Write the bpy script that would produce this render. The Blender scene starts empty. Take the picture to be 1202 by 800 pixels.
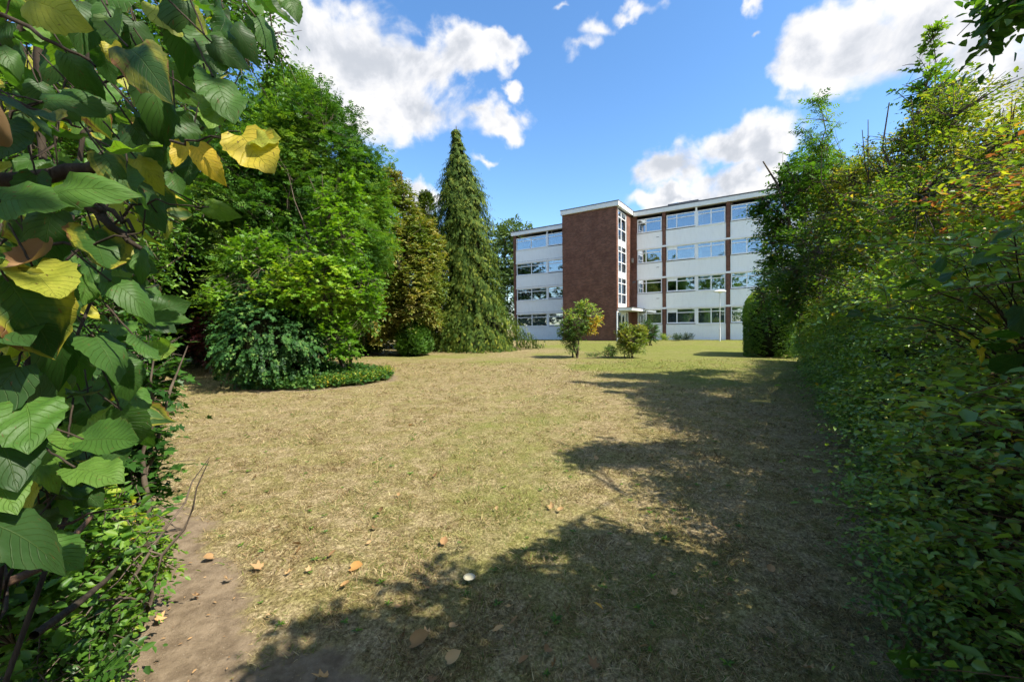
import bpy, math
import numpy as np
from mathutils import Matrix, Vector
RNG = np.random.default_rng(7)
R = math.radians
sc = bpy.context.scene
col = sc.collection

# ------------------------------------------------------------------ camera
CAM = np.array([0.0, 0.0, 1.6]); F = 490.0; PITCH = R(1.45); ROLL = R(0.7)
fw = np.array([0, math.cos(PITCH), -math.sin(PITCH)])
r0 = np.array([1.0, 0, 0]); u0 = np.cross(r0, fw)
rt = math.cos(ROLL) * r0 - math.sin(ROLL) * u0
up = math.cos(ROLL) * u0 + math.sin(ROLL) * r0
cam = bpy.data.cameras.new('camera'); cam.lens = F / 1202 * 36; cam.sensor_width = 36
cam.clip_start = 0.02; cam.clip_end = 3000
co = bpy.data.objects.new('camera', cam); col.objects.link(co)
m = Matrix(((rt[0], up[0], -fw[0], CAM[0]), (rt[1], up[1], -fw[1], CAM[1]), (rt[2], up[2], -fw[2], CAM[2]), (0, 0, 0, 1)))
co.matrix_world = m
sc.camera = co

def ray(px, py):
    return fw + (px - 601) / F * rt + (400 - py) / F * up
def gz(x, y):
    return 0.65 * np.clip(np.asarray(y, float) / 32.5, 0, 1)
def gpt(px, py):                      # the ground point seen at a place of the photograph
    d = ray(px, py); k = 1.0
    lo, hi = 0.3, 200.0
    for _ in range(60):
        k = (lo + hi) / 2; p = CAM + d * k
        if p[2] > gz(p[0], p[1]): lo = k
        else: hi = k
    return CAM + d * k
def at(px, py, Y):
    d = ray(px, py); return CAM + d * (Y / d[1])

# ------------------------------------------------------------------ sun, sky, exposure
SUN_EL = R(49); sh = np.array([0.87, -0.5]); sh /= np.linalg.norm(sh)
sun_az = math.atan2(sh[0], sh[1])
S = np.array([sh[0] * math.cos(SUN_EL), sh[1] * math.cos(SUN_EL), math.sin(SUN_EL)])
sl = bpy.data.lights.new('sun', 'SUN'); sl.energy = 5.0; sl.angle = R(0.53); sl.color = (1, 0.93, 0.82)
so = bpy.data.objects.new('sun', sl); col.objects.link(so)
so.rotation_euler = Vector(S).to_track_quat('Z', 'Y').to_euler()

sc.view_settings.view_transform = 'Standard'; sc.view_settings.look = 'None'
sc.view_settings.gamma = 1; sc.view_settings.exposure = 1.05
sc.cycles.max_bounces = 5; sc.cycles.transparent_max_bounces = 5
sc.cycles.diffuse_bounces = 3; sc.cycles.glossy_bounces = 2; sc.cycles.transmission_bounces = 3
sc.cycles.use_adaptive_sampling = True; sc.cycles.adaptive_threshold = 0.03
sc.cycles.use_denoising = True

class NT:                             # small node-tree writer
    def __init__(s, t): s.t = t; t.nodes.clear()
    def n(s, typ, **k):
        nd = s.t.nodes.new(typ)
        for a, v in k.items(): setattr(nd, a, v)
        return nd
    def put(s, sock, v):
        if v is None: return
        if isinstance(v, bpy.types.NodeSocket): s.t.links.new(v, sock)
        else: sock.default_value = v
    def m(s, op, a, b=None, c=None, clamp=False):
        nd = s.n('ShaderNodeMath', operation=op, use_clamp=clamp)
        for i, v in enumerate((a, b, c)): s.put(nd.inputs[i], v)
        return nd.outputs[0]
    def vm(s, op, a, b=None):
        nd = s.n('ShaderNodeVectorMath', operation=op)
        for i, v in enumerate((a, b)): s.put(nd.inputs[i], v)
        return nd.outputs['Value'] if op in ('LENGTH', 'DOT_PRODUCT', 'DISTANCE') else nd.outputs[0]
    def noise(s, vec, scale, detail=4, rough=.55, dist=0, out=0):
        nd = s.n('ShaderNodeTexNoise'); s.put(nd.inputs['Vector'], vec)
        nd.inputs['Scale'].default_value = scale; nd.inputs['Detail'].default_value = detail
        nd.inputs['Roughness'].default_value = rough; nd.inputs['Distortion'].default_value = dist
        return nd.outputs[out]
    def ss(s, v, a, b, lo=0, hi=1):
        nd = s.n('ShaderNodeMapRange', interpolation_type='SMOOTHSTEP'); s.put(nd.inputs[0], v)
        for i, q in enumerate((a, b, lo, hi)): s.put(nd.inputs[i + 1], q)
        return nd.outputs[0]
    def mix(s, f, a, b, blend='MIX'):
        nd = s.n('ShaderNodeMix', data_type='RGBA', blend_type=blend)
        s.put(nd.inputs[0], f); s.put(nd.inputs[6], c4(a)); s.put(nd.inputs[7], c4(b)); return nd.outputs[2]
    def ramp(s, f, stops):
        nd = s.n('ShaderNodeValToRGB'); s.put(nd.inputs[0], f); e = nd.color_ramp.elements
        while len(e) < len(stops): e.new(0.5)
        for i, (p, c) in enumerate(stops): e[i].position = p; e[i].color = c4(c)
        return nd.outputs[0]
    def bump(s, h, dist, strength=1, normal=None):
        nd = s.n('ShaderNodeBump'); s.put(nd.inputs['Height'], h); nd.inputs['Distance'].default_value = dist
        nd.inputs['Strength'].default_value = strength
        if normal is not None: s.put(nd.inputs['Normal'], normal)
        return nd.outputs[0]
def c4(c):
    return c if isinstance(c, bpy.types.NodeSocket) else (tuple(c) + (1,) if len(c) == 3 else tuple(c))

w = bpy.data.worlds.new('World'); sc.world = w; w.use_nodes = True
N = NT(w.node_tree)
sky = N.n('ShaderNodeTexSky', sky_type='NISHITA', sun_disc=False, sun_elevation=SUN_EL, sun_rotation=sun_az,
          air_density=1.0, dust_density=0.35, ozone_density=2.0)
hs = N.n('ShaderNodeHueSaturation'); N.put(hs.inputs['Color'], sky.outputs[0])
hs.inputs['Saturation'].default_value = 1.2; hs.inputs['Value'].default_value = 1.0
bg = N.n('ShaderNodeBackground'); N.put(bg.inputs[0], hs.outputs[0]); bg.inputs[1].default_value = 0.14
d = N.n('ShaderNodeTexCoord').outputs['Generated']
sp = N.n('ShaderNodeSeparateXYZ'); N.put(sp.inputs[0], d)
az = N.m('ARCTAN2', sp.outputs[0], sp.outputs[1]); el = N.m('ARCSINE', sp.outputs[2])
cx = N.n('ShaderNodeCombineXYZ'); N.put(cx.inputs[0], az); N.put(cx.inputs[1], el); uv = cx.outputs[0]
BL = [(360,50,100,55),(430,75,100,80),(470,125,85,60),(400,120,80,60),(500,75,55,40),(550,65,55,38),(595,60,32,22),(330,25,60,40),
      (560,128,24,14),(588,147,26,14),(490,228,34,26),(565,184,14,7),(600,112,10,8),
      (690,58,30,17),(708,34,26,17),(738,14,26,12),(662,8,14,10),(882,12,10,14),(882,46,6,6),
      (950,55,50,40),(1010,55,80,60),(1080,40,110,65),(1160,40,90,70),(1190,100,60,50),
      (850,172,72,36),(790,200,50,32),(900,170,55,36),(870,215,80,26),(795,236,60,14),(760,208,22,10)]
w1 = N.n('ShaderNodeTexNoise'); N.put(w1.inputs['Vector'], d); w1.inputs['Scale'].default_value = 6; w1.inputs['Detail'].default_value = 3
w2 = N.n('ShaderNodeTexNoise'); N.put(w2.inputs['Vector'], d); w2.inputs['Scale'].default_value = 26; w2.inputs['Detail'].default_value = 5
uv = N.vm('ADD', uv, N.vm('MULTIPLY', N.vm('SUBTRACT', w1.outputs['Color'], (.5, .5, .5)), (.11, .11, 0)))
uv = N.vm('ADD', uv, N.vm('MULTIPLY', N.vm('SUBTRACT', w2.outputs['Color'], (.5, .5, .5)), (.07, .07, 0)))
Fd = None
for (px, py, rx, ry) in BL:
    q = ray(px, py); a0 = math.atan2(q[0], q[1]); e0 = math.asin(q[2] / np.linalg.norm(q))
    qx = ray(px + rx, py); qy = ray(px, py - ry)
    ra = abs(math.atan2(qx[0], qx[1]) - a0); re = abs(math.asin(qy[2] / np.linalg.norm(qy)) - e0)
    t = N.m('SUBTRACT', 1, N.vm('LENGTH', N.vm('MULTIPLY', N.vm('SUBTRACT', uv, (a0, e0, 0)), (1 / ra, 1 / re, 0))))
    if rx < 31: t = N.m('MULTIPLY', t, 0.5)
    if Fd is None: Fd = t
    else: Fd = N.m('SMOOTH_MAX', Fd, t, 0.25)
n1 = N.noise(d, 7, 9, .57, .3)
n2 = N.noise(d, 2.3, 7, .6)
# clouds for the rest of the sky, beyond the blobs above
side = N.m('MULTIPLY', N.ss(az, 0.9, 1.4), 0.16)  # extra unseen cloud at the right and overhead, added as neutral fill light
high = N.ss(el, 0.95, 1.15)
gen = N.m('MULTIPLY', N.m('SUBTRACT', N.m('ADD', n2, N.m('MAXIMUM', side, N.m('MULTIPLY', high, .1))), .62), 5)
away = N.m('MAXIMUM', N.ss(N.m('ABSOLUTE', az), 0.98, 1.3), high)
Fall = N.m('ADD', N.m('MULTIPLY', gen, away), N.m('MULTIPLY', Fd, N.m('SUBTRACT', 1, away)))
dens = N.m('ADD', Fall, N.m('MULTIPLY', N.m('SUBTRACT', n1, .47), 2.2))
mask = N.m('MULTIPLY', N.ss(dens, -0.05, 0.52), N.ss(sp.outputs[2], 0.0, 0.1))
n3 = N.noise(N.vm('ADD', d, (0.03, 0.0, -0.05)), 7, 9, .57, .3)    # the density a little further from the sun: lit rims, grey bellies
lit = N.m('ADD', N.m('MULTIPLY', N.m('SUBTRACT', n3, n1), 2.2), N.m('MULTIPLY', dens, 0.5))
lum = N.ss(lit, 0.08, 0.62, 0.93, 0.54)
cc = N.ramp(lum, [(0.5, (0.56, 0.60, 0.67)), (0.72, (0.80, 0.82, 0.87)), (0.93, (1, 0.99, 0.98))])
bc = N.n('ShaderNodeBackground'); N.put(bc.inputs[0], cc); bc.inputs[1].default_value = 0.52
mx = N.n('ShaderNodeMixShader'); N.put(mx.inputs[0], mask); N.put(mx.inputs[1], bg.outputs[0]); N.put(mx.inputs[2], bc.outputs[0])
ow = N.n('ShaderNodeOutputWorld'); N.put(ow.inputs[0], mx.outputs[0])

# ------------------------------------------------------------------ helpers
def vnoise(x, y, seed=0):             # value noise
    xi = np.floor(x).astype(np.int64); yi = np.floor(y).astype(np.int64); fx = x - xi; fy = y - yi
    fx = fx * fx * (3 - 2 * fx); fy = fy * fy * (3 - 2 * fy)
    def h(a, b):
        v = np.sin(a * 127.1 + b * 311.7 + seed * 74.7) * 43758.5453
        return v - np.floor(v)
    return (h(xi, yi) * (1 - fx) + h(xi + 1, yi) * fx) * (1 - fy) + (h(xi, yi + 1) * (1 - fx) + h(xi + 1, yi + 1) * fx) * fy
def fbm(x, y, seed=0, oct=4):
    s = 0; a = .5
    for i in range(oct): s = s + a * vnoise(x * 2 ** i, y * 2 ** i, seed + i); a *= .5
    return s / (1 - .5 ** oct)

def tag(o, label=None, cat=None, group=None, kind=None):
    if label: o['label'] = label
    if cat: o['category'] = cat
    if group: o['group'] = group
    if kind: o['kind'] = kind
    return o
def empty(name, loc, rz=0):
    o = bpy.data.objects.new(name, None); col.objects.link(o); o.location = [float(v) for v in loc]; o.rotation_euler.z = rz
    o.empty_display_size = .1
    return o
PW = {}
def link(name, me, mat, parent=None, local=False):
    o = bpy.data.objects.new(name, me); col.objects.link(o)
    if mat is not None: me.materials.append(mat)
    if parent is not None:
        o.parent = parent
        if not local:
            root = parent
            loc = Vector((0, 0, 0))
            while root is not None: loc += root.location; root = root.parent
            o.location = -loc         # vertices are in world space, the thing's Empty only moved, never turned
    return o
def np_mesh(name, verts, faces_flat, face_sizes, tint=None, uvs=None, smooth=False):
    me = bpy.data.meshes.new(name)
    verts = np.asarray(verts, np.float32).reshape(-1, 3)
    me.vertices.add(len(verts)); me.vertices.foreach_set('co', verts.ravel())
    ff = np.asarray(faces_flat, np.int32).ravel(); fs = np.asarray(face_sizes, np.int32)
    me.loops.add(len(ff)); me.loops.foreach_set('vertex_index', ff)
    me.polygons.add(len(fs)); st = np.concatenate([[0], np.cumsum(fs)[:-1]]).astype(np.int32)
    me.polygons.foreach_set('loop_start', st); me.polygons.foreach_set('loop_total', fs)
    if smooth: me.polygons.foreach_set('use_smooth', np.ones(len(fs), bool))
    if tint is not None:
        a = me.attributes.new('tint', 'FLOAT', 'POINT'); a.data.foreach_set('value', np.asarray(tint, np.float32))
    if uvs is not None:
        a = me.attributes.new('luv', 'FLOAT_VECTOR', 'POINT'); a.data.foreach_set('vector', np.asarray(uvs, np.float32).ravel())
    me.update(calc_edges=True)
    return me

# --- leaf templates: (verts, faces, uv) lying along +x, tip at x=1, normal +z
def fan(outline, z=None):
    v = [(0, 0, 0)] + [tuple(p) if len(p) == 3 else (p[0], p[1], 0) for p in outline]
    f = [(0, i, i + 1) for i in range(1, len(outline))]
    return np.array(v, float), f
def T_oval(w=.5, fold=.12):           # 6 vertices, folded on the midrib
    v = [(0, 0, 0), (.38, -w / 2, fold), (.78, -w / 3.2, fold * .6), (1, 0, -.05), (.78, w / 3.2, fold * .6), (.38, w / 2, fold)]
    return np.array(v), [(0, 1, 2, 3), (0, 3, 4, 5)]
def T_lobed():                        # maple / ivy, five lobes
    a = [(-.05, -.16), (.02, -.42), (.22, -.26), (.48, -.5), (.55, -.2), (1, 0), (.55, .2), (.48, .5), (.22, .26), (.02, .42), (-.05, .16)]
    v = [(.12, 0, 0)] + [(x, y, .10 * abs(y) * 2 - .06 * max(0, x - .6)) for x, y in a]
    f = [(0, 1, 2, 3), (0, 3, 4, 5), (0, 5, 6, 7), (0, 7, 8, 9), (0, 9, 10, 11)]
    return np.array(v, float), f
def T_pinnate(n=3, w=.16):            # ash-like: pairs of leaflets and one at the tip
    V = []; Fc = []
    def lf(x, y, ang, L, dz):
        c, s_ = math.cos(ang), math.sin(ang); b = len(V)
        for (a, q) in ((0, 0), (.45, -w / L * .5 * L), (1, 0), (.45, w / L * .5 * L)):
            aa = a * L; V.append((x + aa * c - q * s_, y + aa * s_ + q * c, dz - .25 * (aa ** 2)))
        Fc.append((b, b + 1, b + 2, b + 3))
    for i in range(n):
        x = .25 + .5 * i / max(1, n - 1)
        for s_ in (-1, 1): lf(x, 0, s_ * 1.0, .36, 0)
    lf(.75, 0, 0, .38, 0)
    return np.array(V, float), Fc
def T_frond():                        # drooping conifer spray: side shoots on a stem
    V = []; Fc = []
    def lf(x, y, ang, L, w):
        c, s_ = math.cos(ang), math.sin(ang); b = len(V)
        for (a, q) in ((0, -w * .5), (.5, -w), (1, 0), (.5, w)):
            V.append((x + a * L * c - q * s_, y + a * L * s_ + q * c, -.1 * a))
        Fc.append((b, b + 1, b + 2, b + 3))
    lf(0, 0, 0, 1, .05)
    for i, x in enumerate((.12, .3, .48, .64)):
        for s_ in (-1, 1): lf(x, 0, s_ * .75, .42 - .25 * x, .055)
    return np.array(V, float), Fc
def T_broad(nx=14, ny=4, point=.16):   # large toothed heart-shaped leaf with cupped halves
    V = []; U = []; Fc = []
    for i in range(nx + 1):
        t = i / nx
        wd = .46 * (math.sin(math.pi * min(1, t * .93 + .04) ** .72)) ** .75 if t < 1 else 0
        if t > .8: wd = wd * (1 - (t - .8) * 1.2)
        tooth = 1 + (.05 if i % 2 else -.03)
        for j in range(-ny, ny + 1):
            s_ = j / ny
            x = t + (-.13 * abs(s_) ** 1.5 * (1 - t) if t < .5 else 0) - .0
            y = s_ * wd * (tooth if abs(j) == ny else 1)
            z = .16 * abs(y) ** 1.2 - .22 * (t - .35) ** 2 + .012 * math.sin(t * 26 - abs(s_) * 7) * abs(s_)
            if i == nx: x = 1.0 + .06; 
            V.append((x, y, z)); U.append((t, s_, 0))
    W = 2 * ny + 1
    for i in range(nx):
        for j in range(W - 1):
            a = i * W + j; Fc.append((a, a + W, a + W + 1, a + 1))
    return np.array(V), Fc, np.array(U)

def unit(a): return a / np.maximum(np.linalg.norm(a, axis=-1, keepdims=True), 1e-9)
def leaves_mesh(name, P, D, Nn, size, tint, tmpl, curl=None, smooth=False):
    tv, tf = tmpl[0], tmpl[1]
    X = unit(D); Z = unit(Nn - (Nn * X).sum(1, keepdims=True) * X); Y = np.cross(Z, X)
    n = len(P); k = len(tv)
    T = np.repeat(tv[None], n, 0).astype(np.float64)
    if len(tmpl) > 2:                 # large leaves: each its own width, sideways bend, twist and ripple
        q = RNG.random((4, n)); xx = tv[None, :, 0]; yy = tv[None, :, 1]
        T[:, :, 1] = yy * (.68 + .38 * q[0])[:, None] + ((q[1] - .5) * .35)[:, None] * xx ** 2
        T[:, :, 2] += ((q[2] - .5) * 1.1)[:, None] * xx * yy + (.03 + .05 * q[3])[:, None] * np.sin(xx * (7 + 6 * q[0])[:, None] + yy * 9 + (q[1] * 20)[:, None]) * (np.abs(yy) * 2.2 + .15)
    if curl is not None: T[:, :, 2] += curl[:, None] * (tv[None, :, 0] ** 2 + 1.5 * tv[None, :, 1] ** 2)
    V = P[:, None] + size[:, None, None] * (T[:, :, :1] * X[:, None] + T[:, :, 1:2] * Y[:, None] + T[:, :, 2:3] * Z[:, None])
    ff = np.concatenate([np.array(f) for f in tf]); fs = np.array([len(f) for f in tf])
    FF = (ff[None] + (np.arange(n) * k)[:, None]).ravel(); FS = np.tile(fs, n)
    uv = np.tile(tmpl[2], (n, 1)) if len(tmpl) > 2 else None
    if uv is not None: uv[:, 2] = np.repeat(RNG.random(n), k)
    return np_mesh(name, V, FF, FS, np.repeat(tint, k), uv, smooth)

def tubes_mesh(name, paths, radii, sides=5):      # paths (M,K,3), radii (M,K)
    paths = np.asarray(paths, float); radii = np.asarray(radii, float); M, K, _ = paths.shape
    T = np.gradient(paths, axis=1); T = unit(T)
    ref = np.where(np.abs(T[..., 2:3]) > .9, np.array([1., 0, 0]), np.array([0, 0, 1.]))
    A = unit(np.cross(T, ref)); B = np.cross(T, A)
    an = np.arange(sides) / sides * 2 * np.pi
    ring = paths[:, :, None] + radii[:, :, None, None] * (np.cos(an)[:, None] * A[:, :, None] + np.sin(an)[:, None] * B[:, :, None])
    V = ring.reshape(-1, 3)
    i = np.arange(M)[:, None, None]; k = np.arange(K - 1)[None, :, None]; s_ = np.arange(sides)[None, None]
    b = i * K * sides
    q = np.stack([b + k * sides + s_, b + k * sides + (s_ + 1) % sides, b + (k + 1) * sides + (s_ + 1) % sides, b + (k + 1) * sides + s_], -1).reshape(-1, 4)
    return np_mesh(name, V, q.ravel(), np.full(len(q), 4), smooth=True)
def curve_pts(a, b, K=6, sag=0., wob=.05):
    a = np.asarray(a, float); b = np.asarray(b, float); t = np.linspace(0, 1, K)[:, None]
    L = np.linalg.norm(b - a); p = a + (b - a) * t
    p[1:-1] += RNG.normal(0, wob * L, (K - 2, 3)) * .5
    p[:, 2] += sag * L * np.sin(t[:, 0] * np.pi)
    return p
def tube(name, pts, rad, mat, parent, sides=8):
    return link(name, tubes_mesh(name, np.array(pts)[None], np.array(rad)[None], sides), mat, parent)

class MB:                             # boxes and cylinders gathered into one mesh
    def __init__(s): s.v = []; s.f = []
    def box(s, x0, x1, y0, y1, z0, z1):
        b = len(s.v)
        s.v += [(x0, y0, z0), (x1, y0, z0), (x1, y1, z0), (x0, y1, z0), (x0, y0, z1), (x1, y0, z1), (x1, y1, z1), (x0, y1, z1)]
        s.f += [tuple(b + i for i in q) for q in ((0, 3, 2, 1), (4, 5, 6, 7), (0, 1, 5, 4), (1, 2, 6, 5), (2, 3, 7, 6), (3, 0, 4, 7))]; return s
    def quad(s, *p):
        b = len(s.v); s.v += list(p); s.f.append((b, b + 1, b + 2, b + 3)); return s
    def lathe(s, c, prof, n=20):
        b = len(s.v)
        for (r, z) in prof:
            for i in range(n): a = 2 * math.pi * i / n; s.v.append((c[0] + r * math.cos(a), c[1] + r * math.sin(a), c[2] + z))
        for k in range(len(prof) - 1):
            for i in range(n): s.f.append((b + k * n + i, b + k * n + (i + 1) % n, b + (k + 1) * n + (i + 1) % n, b + (k + 1) * n + i))
        return s
    def build(s, name, mat, parent=None, local=True, bevel=0):
        me = bpy.data.meshes.new(name); me.from_pydata(s.v, [], s.f); me.update()
        o = link(name, me, mat, parent, local)
        if bevel:
            b = o.modifiers.new('bevel', 'BEVEL'); b.width = bevel; b.segments = 2; b.limit_method = 'ANGLE'
        return o

# ------------------------------------------------------------------ materials
def mat(name):
    mt = bpy.data.materials.new(name); mt.use_nodes = True; return mt, NT(mt.node_tree)
def out(n, sh_, disp=None):
    o = n.n('ShaderNodeOutputMaterial'); n.put(o.inputs[0], sh_)
def pbsdf(n, base, rough=.5, normal=None, spec=.5, metal=0):
    b = n.n('ShaderNodeBsdfPrincipled'); n.put(b.inputs['Base Color'], c4(base)); n.put(b.inputs['Roughness'], rough)
    b.inputs['Specular IOR Level'].default_value = spec; b.inputs['Metallic'].default_value = metal
    if normal is not None: n.put(b.inputs['Normal'], normal)
    return b.outputs[0]
def leaf_mat(name, stops, transl=.38, rough=.45, tcol=(1.5, 1.5, .5), spec=.4, veins=False, spots=False):
    mt, n = mat(name)
    at_ = n.n('ShaderNodeAttribute', attribute_name='tint')
    base = n.ramp(at_.outputs['Fac'], stops); normal = None
    if veins:
        lu = n.n('ShaderNodeAttribute', attribute_name='luv'); s_ = n.n('ShaderNodeSeparateXYZ'); n.put(s_.inputs[0], lu.outputs['Vector'])
        u, v, r_ = s_.outputs
        av = n.m('ABSOLUTE', v)
        ph = n.m('FRACT', n.m('SUBTRACT', n.m('MULTIPLY', u, n.m('ADD', 8.0, n.m('MULTIPLY', r_, 4.0))), n.m('MULTIPLY', av, 3.0)))
        side = n.ss(n.m('ABSOLUTE', n.m('SUBTRACT', ph, .5)), .0, .09, .8, 0)
        mid = n.ss(av, .01, .035, 1, 0)
        vein = n.m('MAXIMUM', side, mid)
        comb = n.n('ShaderNodeCombineXYZ'); n.put(comb.inputs[0], u); n.put(comb.inputs[1], v); n.put(comb.inputs[2], n.m('MULTIPLY', r_, 37.0))
        fine = n.noise(comb.outputs[0], 14, 3, .6); blot = n.noise(comb.outputs[0], 2.2, 3, .6)
        base = n.mix(n.m('MULTIPLY', vein, .2), base, n.mix(.4, base, (.35, .42, .12)))
        base = n.mix(n.ss(fine, .3, .75, 0, .3), base, n.mix(.5, base, (.03, .05, .01)))
        edge = n.m('ADD', n.m('MULTIPLY', av, .5), n.m('MULTIPLY', blot, .9))
        yl = n.m('MULTIPLY', n.ss(edge, .66, .95), n.ss(r_, .84, .92))
        base = n.mix(n.m('MULTIPLY', yl, .75), base, (.42, .36, .04))
        base = n.mix(n.m('MULTIPLY', n.ss(edge, .93, 1.0), n.ss(r_, .8, .85)), base, (.2, .1, .04))
        spot = n.noise(comb.outputs[0], 7, 2, .5)
        base = n.mix(n.m('MULTIPLY', n.ss(spot, .68, .73), .8), base, (.13, .07, .025))
        base = n.mix(n.ss(blot, .35, .7, .45, 0), base, n.mix(1, base, (.6, .72, .5), 'MULTIPLY'))
        h = n.m('SUBTRACT', n.m('MULTIPLY', fine, .15), n.m('MULTIPLY', vein, .8))
        normal = n.bump(h, .0012, .9)
    else:
        ob = n.n('ShaderNodeTexCoord').outputs['Object']
        base = n.mix(n.ss(n.noise(ob, 9, 2), .35, .7, 0, .35), base, n.mix(1, base, (.62, .6, .55), 'MULTIPLY'))
    p = pbsdf(n, base, rough, normal, spec)
    tr = n.n('ShaderNodeBsdfTranslucent'); n.put(tr.inputs[0], n.mix(1, base, tcol, 'MULTIPLY'))
    if normal is not None: n.put(tr.inputs['Normal'], normal)
    mx_ = n.n('ShaderNodeMixShader'); mx_.inputs[0].default_value = transl; n.put(mx_.inputs[1], p); n.put(mx_.inputs[2], tr.outputs[0])
    out(n, mx_.outputs[0]); return mt
def bark_mat(name, c1, c2, scale=18):
    mt, n = mat(name); ob = n.n('ShaderNodeTexCoord').outputs['Object']
    mp = n.vm('MULTIPLY', ob, (1, 1, .3)); f = n.noise(mp, scale, 5, .65)
    out(n, pbsdf(n, n.mix(n.ss(f, .3, .7), c1, c2), .85, n.bump(f, .01, .8), .2)); return mt
GREEN = lambda a, b, c, d: [(0, a), (.4, b), (.75, c), (1, d)]
M = {}
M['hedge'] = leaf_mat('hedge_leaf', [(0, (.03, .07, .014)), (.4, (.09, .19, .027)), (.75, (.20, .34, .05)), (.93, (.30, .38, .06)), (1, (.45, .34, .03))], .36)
M['bramble'] = leaf_mat('bramble_leaf', [(0, (.022, .06, .010)), (.4, (.07, .15, .02)), (.7, (.17, .26, .03)), (.9, (.36, .38, .04)), (.97, (.34, .2, .05)), (1, (.24, .09, .05))], .48)
M['yellowing'] = leaf_mat('yellowing_leaf', [(0, (.045, .11, .014)), (.4, (.12, .20, .022)), (.75, (.27, .31, .04)), (1, (.42, .34, .06))], .42)
M['ash'] = leaf_mat('ash_leaf', GREEN((.022, .07, .012), (.055, .145, .02), (.10, .215, .03), (.19, .31, .04)), .38, spec=.25)
M['lime'] = leaf_mat('young_leaf', GREEN((.06, .15, .012), (.12, .26, .018), (.19, .34, .025), (.32, .42, .04)), .42)
M['maple'] = leaf_mat('maple_leaf', GREEN((.035, .10, .014), (.07, .17, .02), (.12, .24, .028), (.22, .32, .04)), .45)
M['ivy'] = leaf_mat('ivy_leaf', GREEN((.015, .05, .013), (.03, .095, .02), (.06, .15, .03), (.14, .23, .05)), .25, .55, spec=.18)
M['dark'] = leaf_mat('dark_leaf', GREEN((.008, .025, .007), (.018, .05, .011), (.032, .08, .015), (.06, .12, .02)), .25)
M['olive'] = leaf_mat('olive_leaf', [(0, (.06, .11, .018)), (.45, (.13, .185, .032)), (.75, (.24, .24, .055)), (1, (.32, .26, .08))], .32, spec=.2)
M['cypress'] = leaf_mat('cypress_spray', [(0, (.018, .042, .009)), (.35, (.045, .09, .014)), (.7, (.105, .155, .025)), (1, (.24, .27, .04))], .22, .65, spec=.12)
M['conifer'] = leaf_mat('conifer_spray', GREEN((.03, .08, .012), (.06, .15, .018), (.10, .21, .025), (.15, .27, .035)), .25, .55)
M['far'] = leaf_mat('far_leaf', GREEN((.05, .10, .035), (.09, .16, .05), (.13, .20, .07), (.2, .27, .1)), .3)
M['hazel'] = leaf_mat('hazel_leaf', [(0, (.025, .055, .02)), (.35, (.04, .10, .02)), (.6, (.08, .18, .028)), (.8, (.2, .31, .05)), (.9, (.48, .42, .05)), (1, (.62, .42, .04))], .42, .5, (1.45, 1.6, .4), .3, veins=True)
M['hazeldark'] = M['hazel']
M['lowshrub'] = leaf_mat('low_shrub_leaf', [(0, (.03, .08, .015)), (.4, (.08, .19, .02)), (.75, (.2, .33, .03)), (.95, (.36, .42, .05)), (1, (.55, .42, .05))], .42)
M['rose'] = leaf_mat('rose_leaf', [(0, (.06, .13, .03)), (.4, (.13, .24, .05)), (.7, (.24, .36, .06)), (.85, (.45, .42, .06)), (1, (.6, .32, .03))], .35)
M['purple'] = leaf_mat('purple_leaf', GREEN((.03, .006, .01), (.06, .012, .016), (.1, .02, .025), (.15, .03, .03)), .3)
M['dry'] = leaf_mat('dry_leaf', [(0, (.16, .09, .045)), (.35, (.33, .20, .09)), (.6, (.5, .34, .17)), (.8, (.55, .28, .07)), (.9, (.62, .42, .05)), (1, (.35, .42, .16))], .2, .7, (1.2, 1, .8), .15)
M['grass'] = leaf_mat('grass_blade', [(0, (.10, .062, .028)), (.25, (.25, .175, .08)), (.5, (.42, .33, .16)), (.62, (.56, .46, .26)), (.72, (.22, .22, .06)), (1, (.10, .155, .025))], .3, .6, (1.15, 1.1, .7), .2)
M['bark'] = bark_mat('bark', (.05, .038, .026), (.14, .11, .08))
M['palebark'] = bark_mat('pale_bark', (.26, .22, .15), (.44, .38, .28), 10)
M['twig'] = bark_mat('twig_bark', (.06, .035, .022), (.17, .10, .06), 40)
M['darktwig'] = bark_mat('dark_twig', (.02, .015, .011), (.06, .045, .03), 30)
def core_mat():  # dark interior of dense foliage put into the colour of filler cores
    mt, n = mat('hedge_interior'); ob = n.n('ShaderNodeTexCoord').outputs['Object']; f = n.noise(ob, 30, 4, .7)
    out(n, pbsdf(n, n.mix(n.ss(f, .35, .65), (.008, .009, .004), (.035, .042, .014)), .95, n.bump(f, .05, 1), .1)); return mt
M['core'] = core_mat()

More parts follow.
